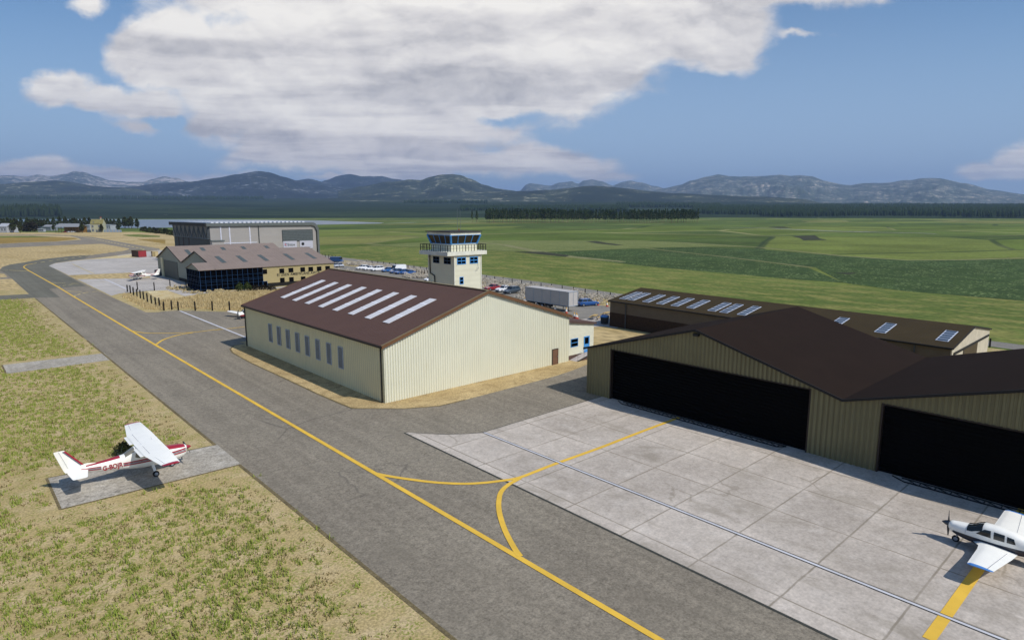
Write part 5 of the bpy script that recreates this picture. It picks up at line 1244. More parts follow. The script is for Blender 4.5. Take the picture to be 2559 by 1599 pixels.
    if reg:
        for s in (-1, 1):
            M = Matrix.Translation((-2.40, s*(F.side(-2.40, 1.18)+.03), 1.155)) @ (Matrix.Rotation(R(-5.0), 4, 'Z') if s < 0 else Matrix.Rotation(R(5.0+180), 4, 'Z')) @ Matrix.Rotation(R(-1.5 if s < 0 else 1.5), 4, 'Y') @ Matrix.Rotation(R(90), 4, 'X')
            lettering(reg, .46, M_acr, 'lettering', T, M, .006, 1.02, 1.20, .012)
    return T
P1 = high_wing('light_aeroplane', 'white high wing aeroplane with red stripes parked on the grass pad beside the taxiway', (9.83, 49.92, .024), 0.0, 'G-BOJR')
P2 = high_wing('light_aeroplane', 'white high wing aeroplane parked by the mauve hangar beside the grass strip', (41.55, 202.0, .034), R(152), None)

def low_wing(name, label, loc, rot, lower, tip, reg=None):
    T = thing(name, label, 'aeroplane', loc, rot)
    # origin under the main wheels; nose +x
    F = Fus([(2.26, .18, .76, 1.12, 2.3), (2.16, .30, .62, 1.19, 2.5), (1.8, .39, .50, 1.23, 2.7), (1.38, .45, .42, 1.27, 3), (1.12, .48, .38, 1.33, 3), (.88, .49, .36, 1.50, 3.0), (.60, .50, .35, 1.60, 3), (0, .50, .35, 1.62, 3), (-.7, .48, .37, 1.54, 2.8), (-1.2, .43, .42, 1.40, 2.5), (-2.2, .28, .53, 1.20, 2.2), (-3.4, .14, .66, 1.06, 2), (-4.2, .05, .76, .98, 2)])
    F.body().build('fuselage', M_acw, T, smooth=True, local=True, sharp=50)
    b = MB(); xs = [2.2-(2.2+4.1)*i/26 for i in range(27)]
    for i_ in range(1):
        rows = []
        for x in xs:
            w, zb, zt, e = F.at(x); zz = .80+.045*max(0, -x)-max(0, x-1.4)*.02; r = []
            zz = min(zz, zt-.1); th = math.asin(max(-1, min(1, math.copysign(abs((zz-(zb+zt)/2)/((zt-zb)/2))**(e/2), zz-(zb+zt)/2))))
            for j in range(17):
                a = -math.pi-th+(math.pi+2*th)*j/16 if True else 0; c, d = math.cos(a), math.sin(a)
                r.append((x, (w+.012)*math.copysign(abs(c)**(2/e), c), (zb+zt)/2+((zt-zb)/2+.012)*math.copysign(abs(d)**(2/e), d)))
            rows.append(r)
        b.grid(rows)
    b.build('lower_fuselage', lower, T, smooth=True, local=True)
    b = MB(); F.cap(b, 1.36, .66, R(20), R(88.5), .014); F.cap(b, 1.36, .66, R(91.5), R(160), .014); b.build('windscreen', M_acgl, T, smooth=True, local=True)
    for s in (-1, 1):
        for lo_, hi_ in (([(.92, 1.07), (.24, 1.05)], [(.56, 1.41), (.28, 1.43)]), ([(.12, 1.05), (-.36, 1.05)], [(.14, 1.43), (-.34, 1.41)]), ([(-.46, 1.06), (-.84, 1.07)], [(-.44, 1.38), (-.74, 1.34)])):
            b = MB(); F.patch(b, s, lo_, hi_); b.build('window', M_acgl, T, smooth=True, local=True)
        b = MB(); F.patch(b, s, [(1.40, .84), (1.412, .84)], [(1.40, 1.22), (1.412, 1.22)], 1, 6, .006); b.each('panel_line', M_gap, T, local=True)
    rg = []
    for y, le, te, th in ((-4.36, .40, -.56, .05), (-4.28, .48, -.62, .10), (-1.5, .60, -.92, .13), (-.85, .68, -.96, .14), (-.45, 1.0, -.98, .12), (0, 1.0, -.98, .12), (.45, 1.0, -.98, .12), (.85, .68, -.96, .14), (1.5, .60, -.92, .13), (4.28, .48, -.62, .10), (4.36, .40, -.56, .05)): rg.append(foil(le, te, y, .50+abs(y)*.115, th))
    wg = MB().loft(rg).build('wing', M_acw, T, smooth=True, local=True, sharp=50); b = MB()
    for s in (-1, 1): b.loft([foil(.49, -.63, s*4.24, .50+4.24*.115, .115), foil(.46, -.61, s*4.36, .50+4.36*.115, .09), foil(.34, -.50, s*4.42, .50+4.42*.115, .04)])
    b.each('wing_tip', tip, wg, local=True); b = MB()
    for s in (-1, 1):
        for y0, x0, y1, x1 in ((.95, -.60, 4.2, -.36),):
            z0, z1 = .50+y0*.115+.065, .50+y1*.115+.052; b.loft([[(x0-.01, s*y0, z0), (x0+.01, s*y0, z0), (x0+.01, s*y0, z0-.1), (x0-.01, s*y0, z0-.1)], [(x1-.01, s*y1+.008, z1), (x1+.01, s*y1-.008, z1), (x1+.01, s*y1-.008, z1-.1), (x1-.01, s*y1+.008, z1-.1)]])
    b.each('hinge_line', M_gap, wg, local=True)
    for s in (-1, 1):
        b = MB().tube((-.1, s*1.55, .64), (-.1, s*1.55, .2), .045, n=8); b.build('gear_leg', M_acw, T, local=True); wheel(T, -.1, s*1.67, .20, .20, .16)
    b = MB().tube((1.80, 0, .58), (1.85, 0, .36), .045, n=8).tube((1.85, -.08, .36), (1.88, -.08, .19), .02, n=5).tube((1.85, .08, .36), (1.88, .08, .19), .02, n=5).tube((1.85, -.08, .36), (1.85, .08, .36), .028, n=5); b.build('nose_leg', M_rim, T, local=True)
    wheel(T, 1.88, 0, .19, .19, .13, 'nose_wheel'); propeller(T, 2.30, .98, .85, R(76), M_spin, M_prop)
    b = MB()
    def vf(z, le, te, th): return [(q[0], q[2], z) for q in foil(le, te, 0, 0, th)]
    b.loft([vf(.95, -3.1, -4.2, .07), vf(1.2, -3.3, -4.25, .08), vf(2.05, -3.9, -4.5, .08), vf(2.1, -3.96, -4.45, .04)]); b.build('fin', M_acw, T, smooth=True, local=True, sharp=50)
    MB().loft([foil(-3.65, -4.3, -1.6, .95, .06), foil(-3.5, -4.35, -1.5, .95, .1), foil(-3.5, -4.35, 1.5, .95, .1), foil(-3.65, -4.3, 1.6, .95, .06)]).build('tailplane', M_acw, T, smooth=True, local=True, sharp=50)
    if reg:
        M_lr = bpy.data.materials.get('faint_red_letter') or acmat('faint_red_letter', '4a3431')
        for s in (-1, 1):
            M = Matrix.Translation((-1.25, s*(F.side(-1.25, .68)+.03), .67)) @ (Matrix.Rotation(R(-8), 4, 'Z') if s < 0 else Matrix.Rotation(R(188), 4, 'Z')) @ Matrix.Rotation(R(90), 4, 'X')
            lettering(reg, .26, M_lr, 'lettering', T, M, .004, 1.05)
    return T
low_wing('light_aeroplane', 'white low wing aeroplane with navy belly parked on the concrete apron', (41.32, 5.88, .032), R(90), M_acn, M_acbl, 'G-BBD')
a_ = R(180+27); d_ = Vector((math.cos(a_), math.sin(a_), 0)); nw = Vector((38.44, 113.9, 0))
low_wing('light_aeroplane', 'white low wing aeroplane with red belly mostly hidden by the cream hangar corner', tuple(nw-d_*1.88+Vector((0, 0, .022))), a_, M_acr, M_acr)
# ------------------------------------------------------------------ vehicles
M_cgl = glass('car_glass', '20262c', .06, .6); M_lamp = mat('head_lamp_clear', 'c9ced4', .2, obj=True); M_tail = mat('tail_lamp_red', '7a1418', .3, obj=True); M_trimc = mat('car_trim_black', '17181a', .6, obj=True)
PAINT = {}
def paint(c):
    if c not in PAINT: PAINT[c] = mat('car_paint_'+{'e6e7ea': 'white', '20508f': 'blue', '2a5f9e': 'bright_blue', '8f1f24': 'red', '3b444c': 'grey', '1c4478': 'navy', 'c8cbd0': 'silver'}.get(c, 'colour'), c, .3, var=.03, coat=.6, obj=True)
    return PAINT[c]
def car(label, x, y, rot, col, kind='hatch', group='cars in the car park', name='parked_car'):
    L, Wd, H = {'hatch': (4.25, 1.78, 1.48), 'saloon': (4.7, 1.82, 1.44), 'suv': (4.5, 1.86, 1.66), 'estate': (4.7, 1.82, 1.5), 'van': (5.2, 1.95, 2.2)}[kind]
    T = thing(name, label, 'van' if kind == 'van' else 'car', (x, y, .024), rot, group); P = paint(col); h = L/2; w = Wd/2
    sh = .92 if kind not in ('suv', 'van') else 1.05
    st = [(h, .55, .42, .62), (h-.12, .86, .30, .70), (h-.55, .97, .24, .80), (h-1.15, 1, .22, sh-.02), (0, 1, .22, sh+.02), (-h+.9, 1, .22, sh+.04), (-h+.18, .95, .26, sh), (-h, .80, .42, sh-.14)]
    ring = lambda X, k, zb, zt: [(X, -w*k*.9, zb), (X, -w*k, zb+.16), (X, -w*k, zt-.12), (X, -w*k*.93, zt), (X, w*k*.93, zt), (X, w*k, zt-.12), (X, w*k, zb+.16), (X, w*k*.9, zb)]
    MB().loft([ring(*s) for s in st]).build('body', P, T, smooth=True, local=True, sharp=40)
    cab = {'hatch': [(h-1.25, sh-.03), (h-2.0, H-.06), (-h+.9, H-.06), (-h+.22, sh)], 'saloon': [(h-1.5, sh-.03), (h-2.25, H-.06), (-h+1.5, H-.06), (-h+.75, sh)], 'suv': [(h-1.2, sh-.03), (h-1.9, H-.06), (-h+.6, H-.08), (-h+.2, sh)], 'estate': [(h-1.4, sh-.03), (h-2.15, H-.06), (-h+.75, H-.07), (-h+.2, sh)], 'van': [(h-.7, sh-.03), (h-1.35, H-.06), (-h+.12, H-.06), (-h+.04, sh)]}[kind]
    kb, kt = .93, .74 if kind != 'van' else .86
    gl = MB(); (a, za), (b_, zb), (c, zc), (d, zd) = cab
    gl.loft([[(a, -w*kb, za-.03), (a, w*kb, za-.03), (d, w*kb, zd-.03), (d, -w*kb, zd-.03)], [(b_, -w*kt, zb), (b_, w*kt, zb), (c, w*kt, zc), (c, -w*kt, zc)]])
    gl.build('windows', M_cgl if kind != 'van' else P, T, local=True)
    rf = MB(); rf.loft([[(b_+.05, -w*kt-.02, zb-.005), (b_+.05, w*kt+.02, zb-.005), (c-.05, w*kt+.02, zc-.005), (c-.05, -w*kt-.02, zc-.005)], [(b_-.05, -w*kt*.92, H), (b_-.05, w*kt*.92, H), (c+.1, w*kt*.92, H-.02), (c+.1, -w*kt*.92, H-.02)]])
    for s in (-1, 1):
        for (xa, xb) in (((b_+c)/2+.1, (b_+c)/2+.12), (c+.1, d+.12), (b_-.02, a-.06)):
            k_ = lambda t_: w*(kb+(kt-kb)*t_)+.012
            rf.loft([[(xb-.05, s*k_(0), za-.02), (xb+.05, s*k_(0), za-.02), (xb+.05, s*(k_(0)-.03), za-.02), (xb-.05, s*(k_(0)-.03), za-.02)], [(xa-.05, s*k_(1), zb), (xa+.05, s*k_(1), zb), (xa+.05, s*(k_(1)-.03), zb), (xa-.05, s*(k_(1)-.03), zb)]])
    rf.build('roof', P, T, local=True)
    if kind == 'van': MB().box(a-.62, a-.12, -w*.8, w*.8, za+.08, zb-.15).build('windscreen', M_cgl, T, local=True)
    for X in (h-.86, -h+.86):
        for s in (-1, 1): wheel(T, X, s*(w-.09), .32, .32, .2)
    for s in (-1, 1):
        MB().box(h-.3, h-.04, s*w*.55-.14, s*w*.55+.14, .62, .74).build('headlight', M_lamp, T, local=True)
        MB().box(-h-.01, -h+.14, s*w*.68-.12, s*w*.68+.12, sh-.28, sh-.12).build('tail_light', M_tail, T, local=True)
    MB().box(h-.06, h+.01, -w*.6, w*.6, .30, .44).box(-h-.015, -h+.1, -w*.7, w*.7, .30, .46).each('bumper', M_trimc, T, local=True)
    return T
WA = R(180)     # most cars stand nose in towards the hangars
car('white estate at the far end of the rear white row', 104.3, 188.5, R(176), 'e6e7ea', 'estate')
car('white saloon between two white cars in the rear row', 104.6, 184.4, R(178), 'e6e7ea', 'saloon')
car('white hatchback nearest in the rear row of white cars', 104.9, 180.2, R(180), 'e6e7ea', 'suv')
car('bright blue hatchback beside the white van', 105.6, 175.0, R(182), '2a5f9e', 'hatch')
car('white van parked behind the bright blue hatchback', 108.6, 173.6, R(182), 'e6e7ea', 'van', name='parked_van')
car('navy estate between the white van and the other blue cars', 105.2, 169.3, R(182), '1c4478', 'estate')
car('middle blue estate in the group of blue cars', 105.3, 166.3, R(184), '20508f', 'estate')
car('blue estate nearest the grey scrub in the blue group', 105.8, 163.0, R(186), '20508f', 'saloon')
car('white car half hidden behind the control tower', 99.6, 142.7, R(185), 'e6e7ea', 'hatch')
car('red coupe between the control tower and white saloon', 99.3, 116.3, R(180), '8f1f24', 'saloon')
car('white saloon between the red coupe and grey car', 99.3, 112.2, R(182), 'e6e7ea', 'saloon')
car('dark grey sport utility car beside the white trailer', 98.4, 108.4, R(182), '3b444c', 'suv')
car('blue estate parked by the cones right of the trailer', 96.3, 83.3, R(-16), '20508f', 'estate')
# box trailer
tc = at(1190+1510/6.54, 690+500/6.54, 1.12); te_ = at(1190+1642/6.54, 690+490/6.54, 1.12); tl = at(1190+806/6.54, 690+393/6.54, 1.12)
ang = math.atan2(tc[1]-tl[1], tc[0]-tl[0]); Lt = math.hypot(tc[0]-tl[0], tc[1]-tl[1]); Wt = 2.5; ztop = 1.12+2.75
T = thing('box_trailer', 'long white box lorry trailer standing alone in the car park', 'trailer', (tc[0], tc[1], .022), ang)
M_tr = mat('trailer_panel', 'b5b0ac', .6, var=.05); M_trf = mat('trailer_frame', '9aa4ae', .5)
MB().box(-Lt, 0, 0, Wt, 1.10, ztop).build('box_body', M_tr, T, local=True)
b = MB()
for i in range(6): x = -Lt*(i/5); b.box(x-.05, x+.05, -.04, -.001, 1.1, ztop); b.box(x-.05, x+.05, Wt+.001, Wt+.04, 1.1, ztop)
for z in (1.1, ztop-.1): b.box(-Lt, 0, -.045, -.001, z, z+.1); b.box(.001, .045, 0, Wt, z, z+.1)
for y in (0, Wt/2-.03, Wt-.08): b.box(.001, .05, y, y+.07, 1.1, ztop)
b.build('frame', M_trf, T, local=True)
MB().box(-Lt+.4, -1.0, .55, Wt-.55, .85, 1.1).build('chassis', M_trimc, T, local=True)
for i in range(3):
    for y in (.18, Wt-.18): wheel(T, -Lt+2.2+i*1.3, y, .5, .5, .32)
MB().box(-Lt+5.7, -Lt+7.4, .15, .5, .55, 1.0).box(-Lt+.1, -Lt+.3, .3, Wt-.3, .5, 1.05).each('side_locker', M_trimc, T, local=True)
MB().tube((-1.9, .5, .02), (-1.9, .5, .95), .07, n=6).tube((-1.9, Wt-.5, .02), (-1.9, Wt-.5, .95), .07, n=6).each('landing_leg', M_trimc, T, local=True)
# cones
M_cor = mat('cone_red', 'b5402a', .6); M_cwh = mat('cone_white', 'e2e0dc', .6); M_cye = mat('cone_yellow', 'd2a03a', .6)
CL = ['traffic cone peeping out left of the trailer wheels', 'traffic cone just right of the trailer wheels', 'traffic cone in front of the middle of the trailer', 'traffic cone in front of the right end of the trailer', 'traffic cone left in the little cluster of three', 'tall traffic cone in the middle of the cluster of three', 'traffic cone right in the little cluster of three', 'traffic cone just right of the blue estate', 'traffic cone between the blue estate and dark shed']
for lb, (px, py) in zip(CL, [(795, 428), (1117, 522), (1290, 572), (1473, 607), (1602, 692), (1637, 698), (1655, 698), (1988, 478), (2138, 498)]):
    x, y, _ = at(1190+px/6.5405, 690+py/6.5405); k = 1.25 if px != 1655 else 1.0
    T = thing('traffic_cone', lb, 'cone', (x, y, .026), 0, 'traffic cones in the car park')
    MB().box(-.24*k, .24*k, -.24*k, .24*k, 0, .05).lathe((0, 0, .05), [(.19*k, 0), (.15*k, .22*k)], n=10).build('base', M_cor, T, local=True)
    MB().lathe((0, 0, .05), [(.15*k, .22*k), (.09*k, .58*k)], n=10).build('band', M_cwh, T, local=True); MB().lathe((0, 0, .05), [(.09*k, .58*k), (.04*k, .85*k)], n=10).build('tip', M_cye, T, local=True)
# picnic tables, wheelie bin
M_wood = mat('pale_timber', 'b79a62', .85, var=.2, scale=3); M_woodd = mat('dark_timber', '4a3b24', .9)
for lb, (px, py), rz in (('picnic table in the open middle of the concrete slab', (1940, 708), 25), ('picnic table close to the end of the dark shed', (2135, 662), 10)):
    x, y, _ = at(1190+px/6.5405, 690+py/6.5405); T = thing('picnic_table', lb, 'table', (x, y, .028), R(rz), 'picnic tables')
    MB().box(-.95, .95, -.38, .38, .72, .77).build('table_top', M_wood, T, local=True)
    for s in (-1, 1): MB().box(-.95, .95, s*.75-.14, s*.75+.14, .43, .47).build('bench', M_wood, T, local=True)
    for X in (-.65, .65):
        b = MB().box(X-.03, X+.03, -.8, .8, .36, .42)
        for s in (-1, 1): b.tube((X, s*.3, .72), (X, s*.72, 0), .045, n=4)
        b.build('leg_frame', M_woodd, T, local=True)
x, y, _ = at(1190+2148/6.5405, 690+790/6.5405)
T = thing('wheelie_bin', 'dark wheelie bin with a blue lid at the shed corner', 'bin', (x-.2, y+.5, .03), R(20))
MB().loft([[(-.42, -.5, .12), (.42, -.5, .12), (.42, .5, .12), (-.42, .5, .12)], [(-.52, -.6, 1.2), (.52, -.6, 1.2), (.52, .6, 1.2), (-.52, .6, 1.2)]]).build('body', mat('bin_dark', '16222c', .6), T, local=True)
MB().loft([[(-.56, -.64, 1.2), (.56, -.64, 1.2), (.56, .64, 1.2), (-.56, .64, 1.2)], [(-.5, -.6, 1.36), (.4, -.6, 1.5), (.4, .6, 1.5), (-.5, .6, 1.36)]]).build('lid', mat('bin_blue', '2c7cc0', .5), T, local=True)
for s in (-1, 1): wheel(T, .4, s*.5, .12, .12, .08)

# ------------------------------------------------------------------ fences
M_post = mat('black_post', '1b1713', .9, var=.3, scale=6); M_wire = mat('fence_wire', '4b463e', .6)
def fence(name, label, pts, h, r, wires=(.35, .7, 1.0), lean=.03, strut=False):
    T = thing(name, label, 'fence', (*pts[0], 0)); tops = []
    for (x, y) in pts:
        z = h*random.uniform(.94, 1.06); tx, ty = x+random.uniform(-lean, lean), y+random.uniform(-lean, lean)
        MB().tube((x, y, -.05), (tx, ty, z*.62), r*1.05, r*.95, 6).tube((tx, ty, z*.62), (tx+random.uniform(-.02, .02), ty, z), r*1.15, r*.8, 6).build('post', M_post, T); tops.append((x, y))
    b = MB()
    for w in wires:
        for a, c in zip(tops, tops[1:]): b.tube((a[0], a[1], h*w*.93), (c[0], c[1], h*w*.93), .011, n=3)
    b.build('wire', M_wire, T); return T
def even(p, q, n): return [(p[0]+(q[0]-p[0])*i/n, p[1]+(q[1]-p[1])*i/n) for i in range(n+1)]
fence('post_fence', 'line of black posts and wire between the scrub and the perimeter road', even((107.4, 15.0), (109.3, 88), 18)[:-1]+even((109.3, 88), (113.3, 135.4), 12)[:-1]+even((113.3, 135.4), (118.0, 186), 12)[:-1]+even((118.0, 186), (119.0, 212), 6), 1.3, .11)
fence('post_fence', 'far stretch of black posts beyond the mauve hangar end', even((118.6, 233), (120.6, 252), 5), 1.6, .12)
fence('post_fence', 'row of close black posts running along the taxiway edge', pxs([(212, 495), (255, 515), (298, 535), (345, 560), (392, 583), (437, 598), (488, 632), (545, 652), (602, 688), (655, 702), (715, 748)], 5.5, 280, 640), 1.85, .14, (.2, .4, .6, .8, .95))
fence('post_fence', 'row of spaced black posts facing the asphalt by the hidden aeroplane', pxs([(715, 748), (822, 738), (912, 745), (1146, 750), (1380, 750), (1617, 755), (1860, 765)], 5.5, 280, 640)[1:], 1.8, .14, (.2, .4, .6, .8, .95))
fence('post_fence', 'sparse tall posts and wire across the concrete by the glass front', pxs([(212, 495), (352, 467), (583, 475), (800, 432), (1020, 430)], 5.5, 280, 640)[1:], 2.0, .12, (.2, .4, .6, .8, .95))
fence('post_fence', 'short return of black posts beside the control tower', even(at2(800+1820/7.5625, 600+660/7.5625), at2(800+2030/7.5625, 600+690/7.5625), 4), 1.9, .10, (.5, .95))

# ------------------------------------------------------------------ boxes on the far apron
M_redc = mat('red_container', '8e2a30', .6, dirt='6a2226'); M_redd = mat('dark_container_end', '4a3226', .8)
x, y, _ = at(300+710/15.125, 610+505/15.125)
T = thing('shipping_container', 'bright red container standing on the far apron', 'container', (x, y, .035), R(8))
MB().box(0, 3.1, 0, 7.5, .1, 2.7).build('body', M_redc, T, local=True); MB().box(-.06, -.001, .1, 7.4, .15, 2.65).build('end_door', M_redd, T, local=True); MB().box(-.05, 3.15, -.05, 7.55, 2.7, 2.78).build('roof', mat('container_roof', '5f5434', .8), T, local=True); MB().box(.1, 3.0, .1, 7.4, 0, .1).build('skid', M_trimc, T, local=True)
x, y, _ = at(300+1240/15.125, 610+482/15.125)
T = thing('kiosk', 'small beige cabin by the corner of the mauve hangar', 'cabin', (x, y, .034), R(2))
MB().box(0, 2.2, 0, 2.2, 0, 2.2).build('body', mat('beige_cabin', 'b8a67c', .8), T, local=True); MB().box(-.1, 2.3, -.1, 2.3, 2.2, 2.32).build('roof', mat('beige_cabin_roof', 'a99a78', .8), T, local=True); MB().box(.2, 1.0, -.03, -.001, .05, 1.9).build('door', mat('cabin_door', '8f8059', .8), T, local=True)
x, y = at2(1380/15.125+300, 610+930/15.125)
T = thing('ground_unit', 'dark blue grey ground unit at the mauve hangar corner', 'equipment', (47.6, 209.5, .035), 0)
MB().box(0, 1.2, 0, 1.6, .2, 1.7).build('body', mat('unit_blue_grey', '3d4c5c', .6), T, local=True); MB().box(.1, 1.1, .1, 1.5, 1.7, 1.8).build('cover', M_trimc, T, local=True)
for X in (.2, 1.0): wheel(T, X, .1, .2, .2, .12)
# vans beyond the mauve hangar end
c1 = lambda a, c: at2(800+a/7.5625, 600+c/7.5625)
x, y = c1(300, 432); car('dark blue van at the far end of the mauve hangar', x+1, y+1, R(-60), '1c4478', 'van', None, 'parked_van')
x, y = c1(185, 425); car('red car beside the dark blue van at the hangar end', x+1, y+2, R(-50), '8f1f24', 'hatch', None)
x, y = c1(265, 520); car('silver car left of a pair by the buff wall end', x+1, y+1.5, R(-95), 'c8cbd0', 'hatch', None)
x, y = c1(362, 515); car('silver car right of a pair by the buff wall end', x+1, y+1.5, R(-95), 'c8cbd0', 'hatch', None)

# ------------------------------------------------------------------ trees and bushes
def leafmass(n, env, leaf, seed):
    """n leaf-clump faces through the volume given by env(u) -> (radius, z)"""
    rnd = random.Random(seed); V, F = [], []; lob = [(rnd.random()*6.28, rnd.random(), rnd.uniform(.75, 1.2)) for _ in range(7)]
    for i in range(n):
        u = rnd.random()**.85; a = rnd.random()*6.283; rr, z = env(u); k = 1.0
        for la, lu, ls in lob:
            da = abs((a-la+math.pi) % (2*math.pi)-math.pi)
            if da < .8 and abs(u-lu) < .25: k *= ls
        q = rr*k*math.sqrt(rnd.uniform(.18, 1)); p = Vector((q*math.cos(a), q*math.sin(a), z+rnd.uniform(-.4, .4)*leaf)); s = leaf*rnd.uniform(.55, 1.35)
        e1 = Vector((rnd.uniform(-1, 1), rnd.uniform(-1, 1), rnd.uniform(-.7, .7))).normalized()*s; e2 = e1.cross(Vector((rnd.uniform(-1, 1), rnd.uniform(-1, 1), rnd.uniform(-1, 1))).normalized()).normalized()*s*.75
        o = len(V); V += [p-e1, p+e2*1.0, p+e1, p-e2]; F.append((o, o+1, o+2, o+3))
    return V, F
M_bark = mat('bark', '5b4a38', .95, var=.3); M_pbark = mat('pine_bark', '83725a', .95, var=.25)
M_oak = leaf_mat('broad_leaf', '3a4a22', '2c3019', '4a3a22', .25); M_pine = leaf_mat('pine_needles', '2b3a1e', '394a24', '4e5a28', .12); M_bush = leaf_mat('bush_leaf', '3a4722', '2d3a1c', '5a6030', 1.2); M_bushd = leaf_mat('dark_bush_leaf', '1a1a14', '26221a', '3a3020', 2.0)
def plant_proto(name, cat, env, n, leaf, lm, bm, th, tr, seed, lean=0):
    T = bpy.data.objects.new(name, None); C.objects.link(T); T['category'] = cat
    V, F = leafmass(n, env, leaf, seed); big_mesh('crown', V, F, lm, parent=T)
    b = MB().tube((0, 0, -.2), (lean*.5, 0, th*.6), tr, tr*.75, 7).tube((lean*.5, 0, th*.6), (lean, .1, th), tr*.75, tr*.35, 6); rnd = random.Random(seed)
    for i in range(4):
        a = rnd.random()*6.28; z0 = th*rnd.uniform(.35, .8); b.tube((lean*.5, 0, z0), (math.cos(a)*th*.16, math.sin(a)*th*.16, z0+th*.14), tr*.35, tr*.12, 5)
    b.build('trunk', bm, T, local=True); return T
def plant_at(proto, first, x, y, k, label, group, kz=None):
    o = proto if first else copy_tree(proto)
    o.location = (x, y, 0); o.rotation_euler = (0, 0, random.random()*6.28); o.scale = (k, k, kz or k); o['label'] = label
    if group: o['group'] = group
    return o
oak_env = lambda u: (max(.15, math.sin(math.pi*min(1, u*.90+.10))**.7)*3.6*(1-.25*u), 3.2+u*11.6)
oaks = [plant_proto('broadleaf_tree', 'tree', oak_env, 420, .85, M_oak, M_bark, 11, .32, 20+i) for i in range(4)]; used = [0]*4
back = [30, 75, 130, 175, 235, 270, 330, 410, 425, 470, 500, 540, 580, 620, 650, 680, 735, 820, 910, 1000, 1070, 1110, 1140, 1170, 1225, 1290, 1360, 1440, 1545, 1590, 1630, 1680, 1735, 1810, 1880, 1900, 1950, 1990, 2080]
for i, px in enumerate(back):
    x, y = at2(px/6.05, 520+random.uniform(303, 322)/6.05); p = i % 4; k = random.uniform(.88, 1.08)*(1.08 if 900 < px < 1010 or 1780 < px < 2000 else 1)
    plant_at(oaks[p], not used[p], x, y, k*.82, 'lone dark tree standing apart at the right end of the estuary row' if px == 2080 else 'dark rounded tree in the row along the estuary behind the cream house', 'trees along the estuary'); used[p] = 1
for px, py, k, lb in ((205, 372, .80, 'big green tree in front of the white roofs far left'), (310, 378, .70, 'bushy brown green tree left of the black bush'), (160, 360, .66, 'brownish tree second from the left front'), (815, 350, .46, 'small dark tree left of the open car shelter'), (1250, 378, .68, 'full tree standing just left of the cream house'), (1540, 368, .52, 'small tree partly covering the cream house'), (1790, 352, .54, 'low round tree right of the blue white fence'), (520, 345, .66, 'dark tree rising behind the black bush')):
    x, y = at2(px/6.05, 520+py/6.05); p = random.randrange(4); plant_at(oaks[p], False, x, y, k, lb, None)
bush_env = lambda u: (max(.2, math.sin(math.pi*min(1, u*.8+.2)))*1.0, .1+u*1.7)
bush = plant_proto('round_bush', 'bush', bush_env, 420, .15, M_bush, M_bark, .9, .06, 60); first = True
for i, (px, py) in enumerate(((1765, 492), (1865, 488))):
    x, y = at2(280+px/5.5, 640+py/5.5); plant_at(bush, first, x, y, 1.25, ('round green bush on the left before the glass front', 'round green bush on the right before the glass front')[i], 'round bushes'); first = False
dk = plant_proto('dark_shrub', 'shrub', lambda u: (max(.25, math.cos(u*1.4))*1.1, .05+u*1.2), 300, .13, M_bushd, M_bark, .6, .05, 61); first = True
for i, (px, py) in enumerate(((1945, 482), (1995, 480), (2075, 475), (2140, 478), (2200, 480))):
    x, y = at2(280+px/5.5, 640+py/5.5); plant_at(dk, first, x, y, 1.1, 'dark speckled shrub in the row at the foot of the buff wall', 'dark shrubs by the buff wall'); first = False
x, y = at2(100+900/4.321, 1020+505/4.321); sb = plant_proto('scrubby_bush', 'bush', lambda u: (max(.25, math.cos(u*1.3))*1.0, .05+u*1.15), 260, .13, leaf_mat('scrubby_leaf', '4c4f2a', '424226', '635b3a', 2.0), M_bark, .6, .05, 66); plant_at(sb, True, x, y, .85, 'olive scrubby bush behind the white high wing aeroplane', None)
x, y = at2(500/6.05, 520+356/6.05); o = plant_at(dk, False, x, y, 7.5, 'black leafless looking bush by the far white buildings', None); 
x, y = at2(430/6.05, 520+356/6.05); o = plant_at(dk, False, x, y, 6.5, 'black bush left of its twin by the far white buildings', None)
hg = plant_proto('hedge_bush', 'bush', lambda u: (max(.15, 1-u)*2.4+.4, .2+u*4.4), 160, .7, M_oak, M_bark, 2.5, .15, 63); first = True
for i in range(16):
    k = i/15; x, y = at2((2140+k*480)/6.05, 520+(352+k*58+random.uniform(-4, 4))/6.05); plant_at(hg, first, x, y, random.uniform(.7, 1.05), 'dark conical bush in the hedge left of the grey hangar', 'hedge bushes'); first = False
# pine wood: front trees one by one, the depth of it as one mass
pine_env = lambda u: ((.35+1.0*math.sin(math.pi*min(1, .25+u*.75))**1.2)*1.9*(1.1-.75*u), 6.5+u*16.5)
pines = [plant_proto('pine_tree', 'tree', pine_env, 150, .95, M_pine, M_pbark, 20, .26, 80+i, random.uniform(-.4, .4)) for i in range(6)]; used = [0]*6
# wood outline on the ground
pl, pr = at2(1206, 557.5), at2(1742, 556.0)
for i in range(170):
    k = i/169; px = 1206+(1742-1206)*k+random.uniform(-2, 2); py = 557.3+.6*math.sin(k*9)-random.random()*1.3-(2.2*max(0, k-.75) if k > .75 else 0); x, y = at2(px, py); p = random.randrange(6)
    if i < 3: px = (1180, 1191, 1192)[i]; x, y = at2(px, 556)
    o = plant_at(pines[p], not used[p], x, y, random.uniform(.88, 1.15)*(.9 if .35 < k < .9 else 1), 'pine standing apart from the wood at its left end' if i < 3 else 'tall dark pine on the front edge of the wood in mid distance', 'pines at the edge of the wood'); used[p] = 1
V, F = [], []; rnd = random.Random(5)
for i in range(330):
    k = rnd.random(); px = 1212+(1735-1212)*k; x, y = at2(px, 555.8-rnd.random()*2.2-(2*max(0, k-.75))); s = rnd.uniform(.85, 1.12); o = len(V); v2, f2 = leafmass(60, pine_env, 1.3, i)
    V += [(x+a.x*s, y+a.y*s, a.z*s) for a in v2]; F += [tuple(o+j for j in q) for q in f2]
